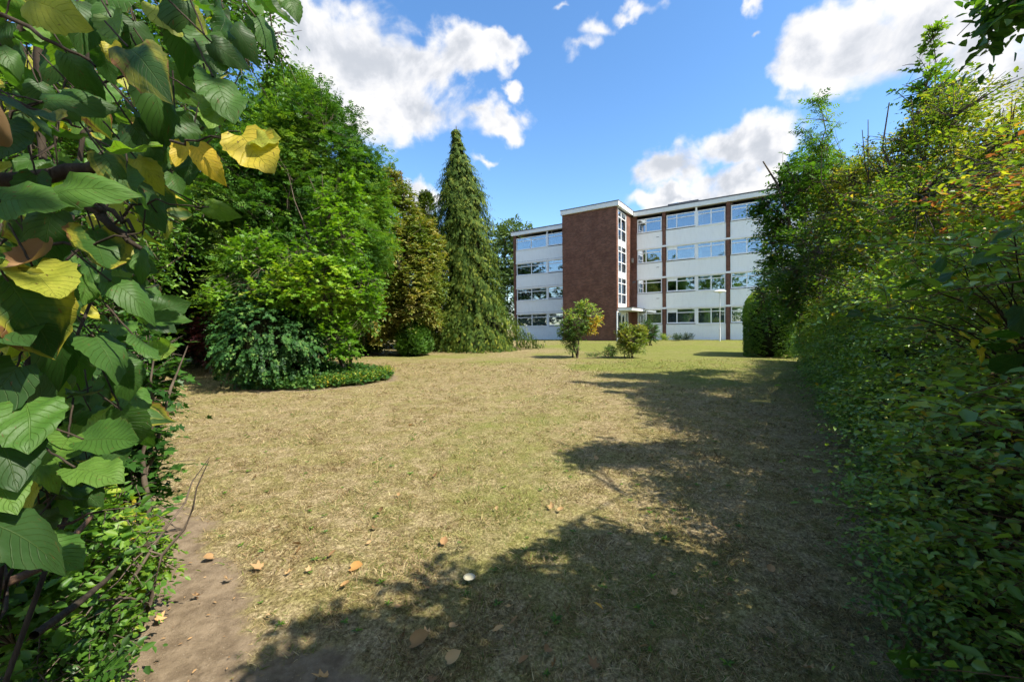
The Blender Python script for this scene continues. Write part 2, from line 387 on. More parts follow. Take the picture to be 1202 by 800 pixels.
# ------------------------------------------------------------------ sprays: leafy shoots
def sprays(O, D, L, K, size, droop=.25, spread=.9, tint0=None, jit=.15, sizej=.25, up_bias=.8, nflat=.45, side_alt=True, hang=0.):
    O = np.asarray(O, float); D = unit(np.asarray(D, float)); Mn = len(O)
    L = np.broadcast_to(np.asarray(L, float), (Mn,)); size = np.broadcast_to(np.asarray(size, float), (Mn,))
    t = (np.arange(K) + .6) / K
    tt = np.clip(t[None] + RNG.normal(0, .3 / K, (Mn, K)), .03, 1.02)
    P = O[:, None] + D[:, None] * (L[:, None] * tt)[..., None]
    P[..., 2] -= droop * L[:, None] * tt ** 2
    Tn = np.repeat(D[:, None], K, 1).copy(); Tn[..., 2] -= 2 * droop * tt; Tn = unit(Tn)
    upv = np.array([0, 0, 1.]) + RNG.normal(0, nflat, (Mn, K, 3))
    side = unit(np.cross(Tn, np.array([0, 0, 1.]) + RNG.normal(0, .25, (Mn, 1, 3))))
    sg = np.where((np.arange(K) % 2)[None] == 0, 1., -1.) if side_alt else RNG.choice([-1., 1.], (Mn, K))
    LD = Tn * (1 - spread * .6) + side * (sg[..., None] if np.ndim(sg) else 1) * spread + RNG.normal(0, .22, (Mn, K, 3))
    LD[:, -1] = Tn[:, -1]; LD[..., 2] -= hang
    Nn = upv * up_bias + D[:, None] * (1 - up_bias)
    sz = size[:, None] * (1 + RNG.normal(0, sizej, (Mn, K))).clip(.4, 1.7) * (1 - .35 * (tt > .8))
    tb = (RNG.random(Mn) if tint0 is None else tint0)
    ti = np.clip(tb[:, None] + RNG.normal(0, jit, (Mn, K)), 0, 1)
    return P.reshape(-1, 3), LD.reshape(-1, 3), Nn.reshape(-1, 3), sz.ravel(), ti.ravel()
def spray_twigs(O, D, L, droop, rad, K=4):
    D = unit(D); t = np.linspace(0, 1, K); L = np.broadcast_to(L, (len(O),))
    P = O[:, None] + D[:, None] * (L[:, None] * t[None])[..., None]; P[..., 2] -= droop * L[:, None] * t[None] ** 2
    r = np.broadcast_to(rad, (len(O),))[:, None] * (1 - .75 * t[None]); return P, r

def crown_pts(ells, n, inner=.45, low_cut=None, lump=.22, seed=0):
    """points through a union of lumpy ellipsoids, most near the surface; returns points, outward directions"""
    ells = [(np.array(c, float), np.array(r, float)) for c, r in ells]
    wt = np.array([r[0] * r[2] + r[1] * r[2] + r[0] * r[1] for _, r in ells]); wt /= wt.sum()
    P = []; D = []
    for (c, r), w_ in zip(ells, wt):
        m_ = int(n * w_ * 1.3) + 4
        d_ = unit(RNG.normal(0, 1, (m_, 3)))
        rad = inner + (1 - inner) * RNG.random(m_) ** .5
        lm = 1 + lump * (np.sin(d_[:, 0] * 5 + seed + c[0]) * np.sin(d_[:, 2] * 6 + c[1] + seed * 2) + .7 * np.sin(d_[:, 1] * 9 + c[2]) * np.sin(d_[:, 2] * 11 + seed))
        p = c + d_ * r * (rad * lm)[:, None]
        ok = np.ones(m_, bool)
        for (c2, r2) in ells:
            if c2 is c: continue
            ok &= np.linalg.norm((p - c2) / r2, axis=1) > inner * .9
        P.append(p[ok]); D.append(unit(d_ / r)[ok])
    P = np.concatenate(P); D = np.concatenate(D)
    k = RNG.permutation(len(P))[:n]; P = P[k]; D = D[k]
    if low_cut is not None: q = P[:, 2] > low_cut; P = P[q]; D = D[q]
    return P, D

def tree(name, label, cat, base, ells, nspr, K, L, size, tmpl, lm, bark='bark', trunk_r=.15, limbs=14, droop=.25, group=None,
         inner=.45, lump=.22, seed=0, upb=.35, twig_r=.006, stems=1, tint_f=None, low_cut=None, jit=.14, hang=0, spread=.9, twigs=True, kind=None, nflat=.45, limb_r=.4):
    base = np.array(base, float); root = empty(name, base); tag(root, label, cat, group, kind)
    P, D = crown_pts(ells, nspr, inner, low_cut if low_cut is not None else base[2] + .05, lump, seed)
    D = unit(D + RNG.normal(0, .45, D.shape) + np.array([0, 0, upb]))
    n_ = len(P); Ls = L * (1 + RNG.normal(0, .25, n_)).clip(.4, 1.7)
    t0 = np.clip(fbm(P[:, 0] * .9 + 7, P[:, 2] * .9 + P[:, 1] * .5, seed) * 1.5 - .25 + RNG.normal(0, .1, n_), 0, 1)
    if tint_f is not None: t0 = np.clip(tint_f(P, t0), 0, 1)
    O = P - D * Ls[:, None] * .5
    a = sprays(O, D, Ls, K, size, droop, spread, t0, jit, hang=hang, nflat=nflat)
    link('foliage', leaves_mesh('foliage', *a, tmpl), lm, root)
    # trunk, limbs, twigs
    cen = np.mean([np.array(c) for c, _ in ells], 0); top = max(c[2] + r[2] * .6 for c, r in ells)
    limb_paths = []; limb_rad = []
    for s_ in range(stems):
        off = RNG.normal(0, .12 if stems > 1 else 0, 2) * (1 if stems > 1 else 0)
        tip = np.array([cen[0] + RNG.normal(0, .3) * (stems > 1), cen[1] + RNG.normal(0, .3) * (stems > 1), top])
        b0 = base + np.array([off[0], off[1], -.05])
        pts = curve_pts(b0, tip, 10, 0, .03); rad = trunk_r * (1 - .85 * np.linspace(0, 1, 10)) + .0
        rad[0] *= 1.35
        nm = 'trunk' if trunk_r > .05 else 'stem'
        tube(nm, pts, rad, M[bark], root, 9)
        for i in range(limbs // stems):
            tg = P[RNG.integers(n_)]; k = RNG.uniform(.2, .8); kk = min(8, int(k * 9)); st = pts[kk]
            if tg[2] < st[2] - .5: st = pts[max(1, kk // 2)]
            limb_paths.append(curve_pts(st, tg, 6, .08, .07)); limb_rad.append(rad[kk] * limb_r * (1 - .8 * np.linspace(0, 1, 6)))
    if limb_paths:
        LP = np.array(limb_paths)
        link('limbs', tubes_mesh('limbs', LP, np.array(limb_rad), 6), M[bark], root).name = 'branch'
        if twigs:
            near = LP[:, 2:].reshape(-1, 3); m_ = min(n_, 900); idx = RNG.permutation(n_)[:m_]; W = []
            for i in idx:
                j = np.argmin(((near - O[i]) ** 2).sum(1)); W.append(curve_pts(near[j], O[i] + D[i] * Ls[i] * .8, 4, .05, .05))
            link('twig', tubes_mesh('twig', np.array(W), np.full((m_, 4), twig_r) * np.array([1.5, 1.2, .9, .5]), 4), M[bark], root)
    return root

OV = T_oval(.55); OVN = T_oval(.34); LOB = T_lobed(); PIN = T_pinnate(); FRO = T_frond(); BRD = T_broad()

# ------------------------------------------------------------------ ground
def soil_mask(x, y):
    e = (-.74 - 1.26 * (y - 1.8) - x) + (fbm(x * 2.3, y * 2.3, 3) - .5) * 1.3 + (fbm(x * 9, y * 9, 14) - .5) * .5
    a = np.clip(e / .7 + .5, 0, 1)
    c = ISL; dd = np.hypot((x - c[0]) / c[2], (y - c[1]) / c[3])
    b = np.clip(1 - np.abs(dd - 1.04) / .12 + (fbm(x * 3, y * 3, 9) - .5), 0, 1) * (dd > .9)
    return np.maximum(a, b * .8)
_i = gpt(345, 457); ISL = (_i[0] - .15, _i[1] + 1.75, 2.0, 1.85)
def green_mask(x, y):
    a = np.clip((fbm(x * .35 + 3, y * .35, 5, 3) - .47) * 4, 0, 1) * .45 + np.clip((fbm(x * 1.7, y * 1.7, 8) - .5) * 4, 0, 1) * .3
    b = np.clip((x - 1.0 + (fbm(x * .6, y * .6, 2) - .5) * 4) / 4, 0, 1) * np.clip((y - 5) / 6, 0, 1)
    far = np.clip((y - 7) / 10, 0, 1) * .12
    return np.clip(a * 1.0 + b * .6 + far, 0, 1)
def ground_mesh():
    ys = np.concatenate([np.linspace(-400, -12, 14), np.linspace(-10, 0.8, 14), np.linspace(1, 40, 330) , np.linspace(42, 120, 30), np.linspace(140, 1500, 14)])
    xs = np.concatenate([-np.geomspace(1400, 22, 22), np.linspace(-20, 20, 300), np.geomspace(22, 1400, 22)])
    X, Y = np.meshgrid(xs, ys); Z = gz(X, Y)
    near = np.clip(1 - np.hypot(X, Y) / 60, 0, 1)
    Z = Z + near * ((fbm(X * .8, Y * .8, 4) - .5) * .05 + (fbm(X * 4, Y * 4, 6) - .5) * .018 * (np.hypot(X, Y) < 12)) - .012
    V = np.stack([X, Y, Z], -1).reshape(-1, 3); nx = len(xs); ny = len(ys)
    i, j = np.meshgrid(np.arange(ny - 1), np.arange(nx - 1), indexing='ij'); a = i * nx + j
    q = np.stack([a, a + 1, a + nx + 1, a + nx], -1).reshape(-1, 4)
    me = np_mesh('ground', V, q.ravel(), np.full(len(q), 4), smooth=True)
    for nm, fn in (('soil', soil_mask), ('green', green_mask)):
        at_ = me.attributes.new(nm, 'FLOAT', 'POINT'); at_.data.foreach_set('value', fn(V[:, 0], V[:, 1]).astype(np.float32))
    return me
mt, n = mat('dry_lawn')
ob = n.n('ShaderNodeTexCoord').outputs['Object']
sA = n.n('ShaderNodeAttribute', attribute_name='soil').outputs['Fac']; gA = n.n('ShaderNodeAttribute', attribute_name='green').outputs['Fac']
fine = n.noise(n.vm('MULTIPLY', ob, (1, .8, 1)), 48, 6, .8, .4); med = n.noise(ob, 9, 5, .7, .3); big = n.noise(ob, 1.1, 4, .6, .5)
straw = n.ramp(fine, [(.30, (.05, .036, .02)), (.43, (.16, .12, .062)), (.55, (.34, .27, .15)), (.70, (.64, .52, .31))])
straw = n.mix(n.ss(med, .35, .65, .0, .9), straw, n.mix(1, straw, (.55, .55, .42), 'MULTIPLY'))
straw = n.mix(n.ss(n.noise(ob, 2.6, 5, .75, .6), .42, .62, 0, .55), straw, n.mix(1, straw, (.72, .85, .45), 'MULTIPLY'))
grn = n.ramp(fine, [(.28, (.035, .045, .01)), (.5, (.14, .155, .032)), (.75, (.29, .29, .08))])
gm = n.m('ADD', gA, n.m('MULTIPLY', n.m('SUBTRACT', n.noise(ob, 3.5, 5, .7), .5), .9))
lawn = n.mix(n.ss(gm, .15, 1.0), straw, grn)
lawn = n.mix(n.m('MULTIPLY', n.ss(big, .55, .72), .45), lawn, n.mix(1, lawn, (.62, .55, .5), 'MULTIPLY'))
soilc = n.mix(n.ss(med, .3, .7), (.12, .088, .055), (.235, .18, .118))
vo = n.n('ShaderNodeTexVoronoi'); n.put(vo.inputs['Vector'], ob); vo.inputs['Scale'].default_value = 38
soilc = n.mix(n.ss(vo.outputs['Distance'], .05, .16, .55, 0), soilc, (.33, .28, .2))
soilc = n.mix(n.ss(n.noise(ob, 45, 4, .7), .6, .72, 0, .5), soilc, (.12, .09, .065))
sm = n.ss(n.m('ADD', sA, n.m('MULTIPLY', n.m('SUBTRACT', n.noise(ob, 14, 5, .75), .5), 1.0)), .25, .75)
colr = n.mix(sm, lawn, soilc)
hgt = n.mix(sm, fine, n.noise(ob, 60, 6, .7))
out(n, pbsdf(n, colr, .95, n.bump(n.m('ADD', n.m('MULTIPLY', hgt, .8), n.m('MULTIPLY', med, .5)), .022, .7), .1))
tag(link('ground', ground_mesh(), mt), kind='structure')

def weeds():
    n_ = 150; Y = 1.7 * (9 / 1.7) ** RNG.random(n_); X = Y * RNG.uniform(-.75, .6, n_)
    k = soil_mask(X, Y) < .6; X, Y = X[k], Y[k]; n_ = len(X); K = 7
    a = (RNG.uniform(0, 6.28, n_)[:, None] + np.arange(K)[None] * 6.28 / K + RNG.normal(0, .3, (n_, K))).ravel()
    P = np.repeat(np.stack([X, Y, gz(X, Y) + (fbm(X * .8, Y * .8, 4) - .5) * .05], 1), K, 0)
    sz = np.repeat(RNG.uniform(.018, .04, n_), K) * RNG.uniform(.6, 1.2, n_ * K)
    me = leaves_mesh('weeds', P, np.stack([np.cos(a), np.sin(a), np.full(n_ * K, .35)], 1), RNG.normal(0, .2, (n_ * K, 3)) + (0, 0, 1.), sz, RNG.uniform(.1, .7, n_ * K), OVN)
    tag(link('low_weeds', me, M['lowshrub']), 'tiny green weed rosettes dotted through the dry lawn', 'weeds', kind='stuff')
weeds()
def litter():
    n_ = 1500; Y = 1.3 * (9 / 1.3) ** RNG.random(n_); X = Y * RNG.uniform(-1.1, 1.1, n_)
    lf = (RNG.random(n_) < .25 + .75 * soil_mask(X, Y)); X, Y = X[lf], Y[lf]; n_ = len(X)
    a = RNG.uniform(0, 6.28, n_); P = np.stack([X, Y, gz(X, Y) + (fbm(X * .8, Y * .8, 4) - .5) * .05 + .001], 1)
    me = leaves_mesh('litter', P, np.stack([np.cos(a), np.sin(a), RNG.normal(0, .15, n_)], 1), RNG.normal(0, .35, (n_, 3)) + (0, 0, 1.), RNG.uniform(.008, .026, n_), RNG.random(n_) ** 1.5 * .6, (np.array([(0, -.12, 0), (.5, -.2, .1), (1, 0, 0), (.5, .2, .12), (0, .12, 0)]), [(0, 1, 2, 3, 4)]))
    tag(link('leaf_litter', me, M['dry']), 'crumbs of dead leaf and bark scattered over the soil and the lawn', 'leaf litter', kind='stuff')
litter()
def grass():
    n_ = 460000
    u = RNG.random(n_); Y0, Y1 = 1.35, 17.0
    Y = Y0 * (Y1 / Y0) ** u * 1.0
    X = Y * RNG.uniform(-1.12, 1.15, n_) * (1) + RNG.normal(0, .05, n_)
    clump = fbm(X * 5, Y * 5, 11)
    sm_ = soil_mask(X, Y)
    dd = np.hypot((X - ISL[0]) / ISL[2], (Y - ISL[1]) / ISL[3])
    keep = (RNG.random(n_) > sm_ * 1.25 - .02) & (RNG.random(n_) < .12 + (clump - .3) * 2.2) & (dd > 1.0)
    X, Y, clump = X[keep], Y[keep], clump[keep]; n_ = len(X)
    Z = gz(X, Y) + (fbm(X * .8, Y * .8, 4) - .5) * .05 - .016
    P = np.stack([X, Y, Z], 1)
    a = RNG.uniform(0, 2 * np.pi, n_) + fbm(X * 2, Y * 2, 20) * 6; lift = RNG.gamma(2, .22, n_).clip(.05, 1.6)
    D = np.stack([np.cos(a), np.sin(a), lift], 1)
    sz = (.012 + .022 * RNG.random(n_) + .03 * RNG.random(n_) ** 6) * (1 + .13 * np.clip(Y - 2, 0, 20)) * (.7 + clump * .8)
    g = green_mask(X, Y)
    ti = np.clip(np.where(RNG.random(n_) < .12 + g * .72, .68 + .32 * RNG.random(n_), .05 + .55 * RNG.random(n_)) + (fbm(X * 3, Y * 3, 30) - .5) * .9, 0, 1)
    tv = np.array([(0, -.045, 0), (0, .045, 0), (.55, .03, .1), (.55, -.03, .1), (1, 0, .02)]); tf = [(0, 3, 2, 1), (3, 4, 2)]
    me = leaves_mesh('grass', P, D, RNG.normal(0, .6, (n_, 3)) + np.array([0, 0, 1.]), sz, ti, (tv, tf))
    tag(link('grass', me, M['grass']), 'short dry straw and green grass blades covering the lawn', 'grass', kind='stuff')
grass()

# ------------------------------------------------------------------ apartment building (local frame: x along the front, y inwards)
A2 = np.array([.834, -.551]); N2 = np.array([-.551, -.834])
_c = at(724, 320, 34.5); P0 = _c[:2] - N2 * 3.82
bz = .62
bld = empty('apartment_building', (P0[0], P0[1], bz), math.atan2(A2[1], A2[0]))
tag(bld, 'four-storey apartment block of brown brick and white panels with a projecting brick stair tower', 'building')
def brick_mat():
    mt, n = mat('brown_brick'); ob = n.n('ShaderNodeTexCoord').outputs['Object']; s_ = n.n('ShaderNodeSeparateXYZ'); n.put(s_.inputs[0], ob)
    cb = n.n('ShaderNodeCombineXYZ'); n.put(cb.inputs[0], n.m('ADD', s_.outputs[0], s_.outputs[1])); n.put(cb.inputs[1], s_.outputs[2])
    b = n.n('ShaderNodeTexBrick'); n.put(b.inputs['Vector'], cb.outputs[0]); b.inputs['Scale'].default_value = 1
    b.inputs['Brick Width'].default_value = .225; b.inputs['Row Height'].default_value = .075; b.inputs['Mortar Size'].default_value = .009
    b.inputs['Color1'].default_value = (.12, .048, .03, 1); b.inputs['Color2'].default_value = (.23, .098, .062, 1); b.inputs['Mortar'].default_value = (.17, .12, .10, 1)
    f = n.noise(ob, 1.3, 5, .65); g = n.noise(ob, 30, 3, .6)
    c = n.mix(n.ss(f, .38, .66, 0, .65), b.outputs[0], (.10, .045, .032)); c = n.mix(n.ss(g, .6, .75, 0, .4), c, (.42, .25, .18))
    out(n, pbsdf(n, c, .85, n.bump(b.outputs['Fac'], .006, -.6), .2)); return mt
def paint_mat(name, c, rough=.45, dirt=.12, stripes=False):
    mt, n = mat(name); ob = n.n('ShaderNodeTexCoord').outputs['Object']
    f = n.noise(n.vm('MULTIPLY', ob, (3, 3, .8)), 1.5, 5, .65)
    cc = n.mix(n.ss(f, .4, .8, 0, dirt), c, [q * .55 for q in c]); nm = None
    if stripes:
        s_ = n.n('ShaderNodeSeparateXYZ'); n.put(s_.inputs[0], ob)
        fr = n.m('FRACT', n.m('MULTIPLY', s_.outputs[2], 6.6)); gr = n.ss(fr, 0, .1)
        nm = n.bump(gr, .008, .7); cc = n.mix(n.m('MULTIPLY', n.m('SUBTRACT', 1, gr), .22), cc, [q * .5 for q in c])
    out(n, pbsdf(n, cc, rough, nm)); return mt
M['brick'] = brick_mat()
M['white'] = paint_mat('white_upvc', (.84, .85, .86), .35)
M['panel'] = paint_mat('white_weatherboard', (.88, .90, .90), .5, .16, True)
M['fascia'] = paint_mat('white_fascia', (.78, .79, .78), .5, .2)
M['grey'] = paint_mat('grey_roof_edge', (.12, .12, .13), .7)
M['stone'] = paint_mat('light_plinth', (.55, .55, .52), .8)
M['room'] = paint_mat('room_wall', (.35, .32, .28), .9)
M['curtain'] = paint_mat('pale_curtain', (.42, .45, .43), .9); M['curtaind'] = paint_mat('grey_curtain', (.36, .40, .42), .9)
M['metal'] = paint_mat('painted_steel', (.5, .52, .53), .4)
def glass_mat():
    mt, n = mat('window_glass'); tr = n.n('ShaderNodeBsdfTransparent'); tr.inputs[0].default_value = (.72, .76, .78, 1)
    gl = n.n('ShaderNodeBsdfGlossy'); gl.inputs['Roughness'].default_value = .015; gl.inputs[0].default_value = (.85, .92, 1, 1)
    ob = n.n('ShaderNodeTexCoord').outputs['Object']; n.put(gl.inputs['Normal'], n.bump(n.noise(ob, .9, 2), .02, .15))
    mx_ = n.n('ShaderNodeMixShader'); mx_.inputs[0].default_value = .30; n.put(mx_.inputs[1], tr.outputs[0]); n.put(mx_.inputs[2], gl.outputs[0])
    out(n, mx_.outputs[0]); return mt
M['glass'] = glass_mat()
ST = 2.66; HT = 11.4                  # storey height, roof top, above bz
XL, XR = -12.6, 34.0; TWL, TWR, TWD = -4.95, 0.0, 3.82
floors = [dict(wt=2.62 + i * ST, wb=(1.36 if i == 0 else 1.42) + i * ST) for i in range(4)]
for f in floors: f['wt'] = f['wt'] + .04
def part(name, mb, mk, bevel=0): return mb.build(name, M[mk], bld, True, bevel)
# shell
part('floor_slab', MB().box(XL + .1, XR, .32, 9.8, -.1, .1), 'stone')
for i in range(1, 4): part('floor_slab', MB().box(XL + .1, XR, .32, 9.8, i * ST - .12, i * ST + .1), 'room')
part('roof', MB().box(XL - .25, TWL - .003, -.22, 10.3, HT - .1, HT), 'grey')
part('roof', MB().box(TWR + .263, XR, -.22, 10.3, HT - .1, HT), 'grey')
part('roof', MB().box(TWL - .1, TWR + .26, -TWD - .2, 10.3, HT + .02, HT + .09), 'grey')
part('wall', MB().box(XL, XR, 9.8, 10.1, -.3, HT - .1), 'brick')
part('wall', MB().box(XL, XL + .3, -.04, 9.8, -.3, HT - .45), 'brick')
part('wall', MB().box(XR - .3, XR, 0, 9.8, -.3, HT - .1), 'brick')
part('partition', MB().box(XL + .3, XR - .3, 3.6, 3.7, .1, HT - .2), 'room')
for t_ in (-8.2, -4.9, 2.9, 7.95, 13.0): part('partition', MB().box(t_ - .05, t_ + .05, .32, 3.6, .1, HT - .2), 'room')
# stair tower: front wall, left return, inner pier
part('wall', MB().box(TWL, TWR, -TWD, -TWD + .3, -.3, HT - .34), 'brick')
part('wall', MB().box(TWL, TWL + .3, -TWD + .303, -.003, -.3, HT - .34), 'brick')
part('wall', MB().box(TWR - .3, TWR + .02, -1.25, .3, -.3, HT - .34), 'brick')
part('wall', MB().box(TWR + .023, TWR + .5, .02, .32, -.3, HT - .45), 'brick')
part('stairwell', MB().box(TWL + .35, TWL + .45, -TWD + .35, 3, 0, HT - .4), 'room')
for i in range(1, 4): part('stair_landing', MB().box(TWL + .3, TWR - .35, -TWD + .3, .3, i * ST + .1, i * ST + .3), 'stone')
# fascias
part('fascia', MB().box(XL - .2, TWL - .006, -.2, -.003, HT - .45, HT - .102), 'fascia', .01)
part('fascia', MB().box(TWR + .268, XR, -.2, -.003, HT - .45, HT - .102), 'fascia', .01)
part('fascia', MB().box(TWL - .08, TWR + .24, -TWD - .18, -TWD + .0, HT - .34, HT + .017), 'fascia', .01)
part('fascia', MB().box(TWR - .02, TWR + .24, -TWD + .003, -.21, HT - .34, HT + .017), 'fascia', .01)
part('fascia', MB().box(TWL - .08, TWL + .1, -TWD + .003, -.21, HT - .34, HT + .017), 'fascia', .01)
part('wall_capping', MB().box(XL + .0, TWL, .0, .3, HT - .45, HT - .1), 'room'); part('wall_capping', MB().box(TWR + .5, XR, .0, .3, HT - .45, HT - .1), 'room')
part('roof_hatch', MB().box(2.9, 5.4, 1.2, 3.4, HT, HT + .5), 'grey')

def window(x0, x1, z0, z1, splits, topf, curtains, y=.06, nopane=(), th=.07):
    fr = MB(); d0, d1 = y - .05, y + .03
    fr.box(x0, x1, d0, d1, z0, z0 + th); fr.box(x0, x1, d0, d1, z1 - th, z1)
    fr.box(x0, x0 + th, d0, d1, z0 + th, z1 - th); fr.box(x1 - th, x1, d0, d1, z0 + th, z1 - th)
    xs = [x0 + th] + [x0 + (x1 - x0) * s_ for s_ in splits] + [x1 - th]
    for s_ in xs[1:-1]: fr.box(s_ - th * .55, s_ + th * .55, d0 + .004, d1 - .002, z0 + th, z1 - th)
    tz = z0 + (z1 - z0) * topf
    for k in range(len(xs) - 1):
        if k in nopane: continue
        fr.box(xs[k] + (th * .55 if k else 0), xs[k + 1] - (th * .55 if k < len(xs) - 2 else 0), d0 + .008, d1 - .004, tz - th * .45, tz + th * .45)
    w_ = part('window', fr, 'white')
    pn = MB().box(x0 + th * .7, x1 - th * .7, y - .004, y + .004, z0 + th * .7, z1 - th * .7).build('pane', M['glass'], w_)
    MB().box(x0 - .02, x1 + .02, y - .14, y - .051, z0 - .04, z0 + .002).build('sill', M['white'], w_)
    for (a, b, zc, mk) in curtains:
        cm = MB(); X = x0 + (x1 - x0) * a; W = (x1 - x0) * (b - a); k = max(4, int(W / .05)); zt = z1; zb = z0 + (z1 - z0) * zc
        for i in range(k):
            ya = y + .14 + .025 * math.sin(i * 1.9); yb = y + .14 + .025 * math.sin((i + 1) * 1.9)
            cm.quad((X + W * i / k, ya, zb), (X + W * (i + 1) / k, yb, zb), (X + W * (i + 1) / k, yb, zt), (X + W * i / k, ya, zt))
        cm.build('curtain', M[mk], w_)
    for k in nopane:                  # a white infill panel over a short light
        MB().box(xs[k] + .02, xs[k + 1] - .02, y - .03, y - .006, tz + .02, z1 - th).build('infill_panel', M['panel'], w_)
    return w_
rr = np.random.default_rng(3)
cols = [2.86, 7.78, 12.7, 17.6, 22.5]
def rnd_curt(i):
    r_ = rr.random()
    if i == 0: return [(0.03, .97, 0.02, 'curtain' if r_ < .6 else 'curtaind')] if r_ < .8 else [(.5, .97, .02, 'curtaind')]
    if i == 3: return [] if r_ < .7 else [(.02, .2, .02, 'curtain')]
    if i == 1: return [] if r_ < .85 else [(.82, .98, .02, 'curtaind')]
    return [] if r_ < .45 else ([(.02, .16, .02, 'curtain'), (.85, .98, .02, 'curtain')] if r_ < .8 else [(.03, .97, .55, 'curtain')])
for i, f in enumerate(floors):
    z0, z1 = f['wb'], f['wt']
    nxt = f['wt'] + .16
    # left wing
    window(-12.25, -8.62, z0, z1, [.5], .72, rnd_curt(i))
    window(-8.5, -5.62, z0 + .06, z1, [.68], .72, rnd_curt(i), nopane=(1,) if i != 3 else (1,))
    # right wing
    window(.56, 2.66, z0 + .04, z1, [.36], .72 if i != 1 else .74, rnd_curt(i))
    window(3.06, 5.36, z0 + .06, z1, [.36], .72, rnd_curt(i), nopane=(0,) if i < 3 else ())
    window(5.5, 7.58, z0 - .03, z1, [.5], .76, rnd_curt(i))
    for c0 in cols[1:4]:
        window(c0 + .2, c0 + 2.4, z0 + .04, z1, [.5], .74, rnd_curt(i)); window(c0 + 2.52, c0 + 4.72, z0, z1, [.5], .74, rnd_curt(i))
    # spandrels and floor bands
    zs0 = -.02 if i == 0 else floors[i - 1]['wt'] + .16
    for (a, b) in [(-12.3, -5.58), (.53, 2.70), (3.02, 7.62)] + [(c0 + .16, c0 + 4.76) for c0 in cols[1:4]]:
        part('spandrel_panel', MB().box(a, b, -.02, .1, zs0, z0 - .045), 'panel')
    if i < 3:
        part('floor_band', MB().box(-12.3, TWL - .01, -.07, .12, z1 + .0, z1 + .155), 'white'); part('floor_band', MB().box(.53, XR, -.07, .12, z1 + .0, z1 + .155), 'white')
        part('dark_strip', MB().box(-12.3, TWL - .012, -.05, -.022, z1 + .157, z1 + .175), 'grey')  # thin dark grey strip just above the floor band
for c in cols:                         # brick piers between the bays, proud of the panels
    part('brick_pier', MB().box(c - .135, c + .135, -.055, .3, -.02, HT - .452), 'brick')
part('brick_pier', MB().box(-5.5, -5.12, .06, .3, -.02, HT - .452), 'grey')
for (a, b) in ((-8.62, -8.5), (5.36, 5.5)): part('mullion_post', MB().box(a, b, -.01, .12, .1, HT - .46), 'white')
part('downpipe', MB().box(TWL - .13, TWL - .03, -.2, -.1, -.2, HT - .5), 'white')
part('plinth', MB().box(XL, TWL - .01, -.05, .3, -.3, -.022), 'stone'); part('plinth', MB().box(.5, XR, -.05, .3, -.3, -.022), 'stone')
# tower glazing, facing along +x between the front wall and the inner pier
ya, yb = -TWD + .33, -1.28
for i in range(1, 4):
    z0 = i * ST + .42; z1 = (i + 1) * ST + (.02 if i < 3 else .25)
    fr = MB(); t_ = .06; X0, X1 = TWR - .12, TWR - .02
    fr.box(X0, X1, ya, yb, z0, z0 + t_); fr.box(X0, X1, ya, yb, z1 - t_, z1)
    fr.box(X0, X1, ya, ya + t_, z0 + t_, z1 - t_); fr.box(X0, X1, yb - .12, yb, z0 + t_, z1 - t_)
    ym = ya + (yb - ya) * .42; fr.box(X0 + .004, X1 - .004, ym - .04, ym + .04, z0 + t_, z1 - t_)
    for q in (.38, .78): fr.box(X0 + .008, X1 - .008, ya + t_, yb - .12, z0 + (z1 - z0) * q - .03, z0 + (z1 - z0) * q + .03)
    wn = part('stair_window', fr, 'white')
    MB().box(TWR - .075, TWR - .067, ya + .04, yb - .1, z0 + .03, z1 - .03).build('pane', M['glass'], wn)
    part('stair_panel', MB().box(TWR - .14, TWR - .03, ya, yb, z0 - .40, z0 - .003), 'white')
part('corner_trim', MB().box(TWR - .06, TWR + .03, -TWD + .303, -TWD + .36, 2.6, HT - .36), 'white')
# entrance: canopy, glazed door and side screens
part('canopy', MB().box(TWR - .2, TWR + 1.2, -TWD + .15, -.06, 2.5, 2.72), 'white', .01); part('canopy_roof', MB().box(TWR - .2, TWR + 1.25, -TWD + .1, -.06, 2.723, 2.76), 'grey')
ent = MB()
for (a, b) in ((-TWD - .25, -TWD - .17), (-3.0, -2.92), (-2.05, -1.97), (-1.32, -1.24)): ent.box(TWR + .03, TWR + .11, a, b, 0, 2.45)
ent.box(TWR + .034, TWR + .106, -TWD - .17, -1.32, 2.36, 2.448)
part('entrance_frame', ent, 'white')
dr = MB(); X0, X1 = TWR + .04, TWR + .09
dr.box(X0, X1, -2.9, -2.08, .02, .25); dr.box(X0, X1, -2.9, -2.08, 2.2, 2.34); dr.box(X0, X1, -2.9, -2.8, .25, 2.2); dr.box(X0, X1, -2.17, -2.08, .25, 2.2); dr.box(X0, X1, -2.8, -2.17, 1.0, 1.12)
do = part('door', dr, 'white'); MB().box(TWR + .06, TWR + .068, -2.79, -2.18, .26, 2.19).build('pane', M['glass'], do)
MB().box(TWR + .095, TWR + .13, -2.26, -2.22, .95, 1.25).build('handle', M['metal'], do)
part('side_light', MB().box(TWR + .06, TWR + .068, -TWD - .16, -3.01, .05, 2.35), 'glass'); part('side_light', MB().box(TWR + .06, TWR + .068, -1.96, -1.33, .05, 2.35), 'glass')
part('pier_lamp', MB().box(TWR + .05, TWR + .22, -.55 + .42, -.55 + .565, 6.9, 7.3), 'room', .02)
part('vent_flap', MB().box(TWR + .1, TWR + .4, -.03, .017, 5.1, 5.25), 'grey')
for zc in (8.9, 6.3, 3.6): part('vent_flap', MB().box(2.2, 2.45, -.034, -.021, zc - .02, zc + .02), 'grey')

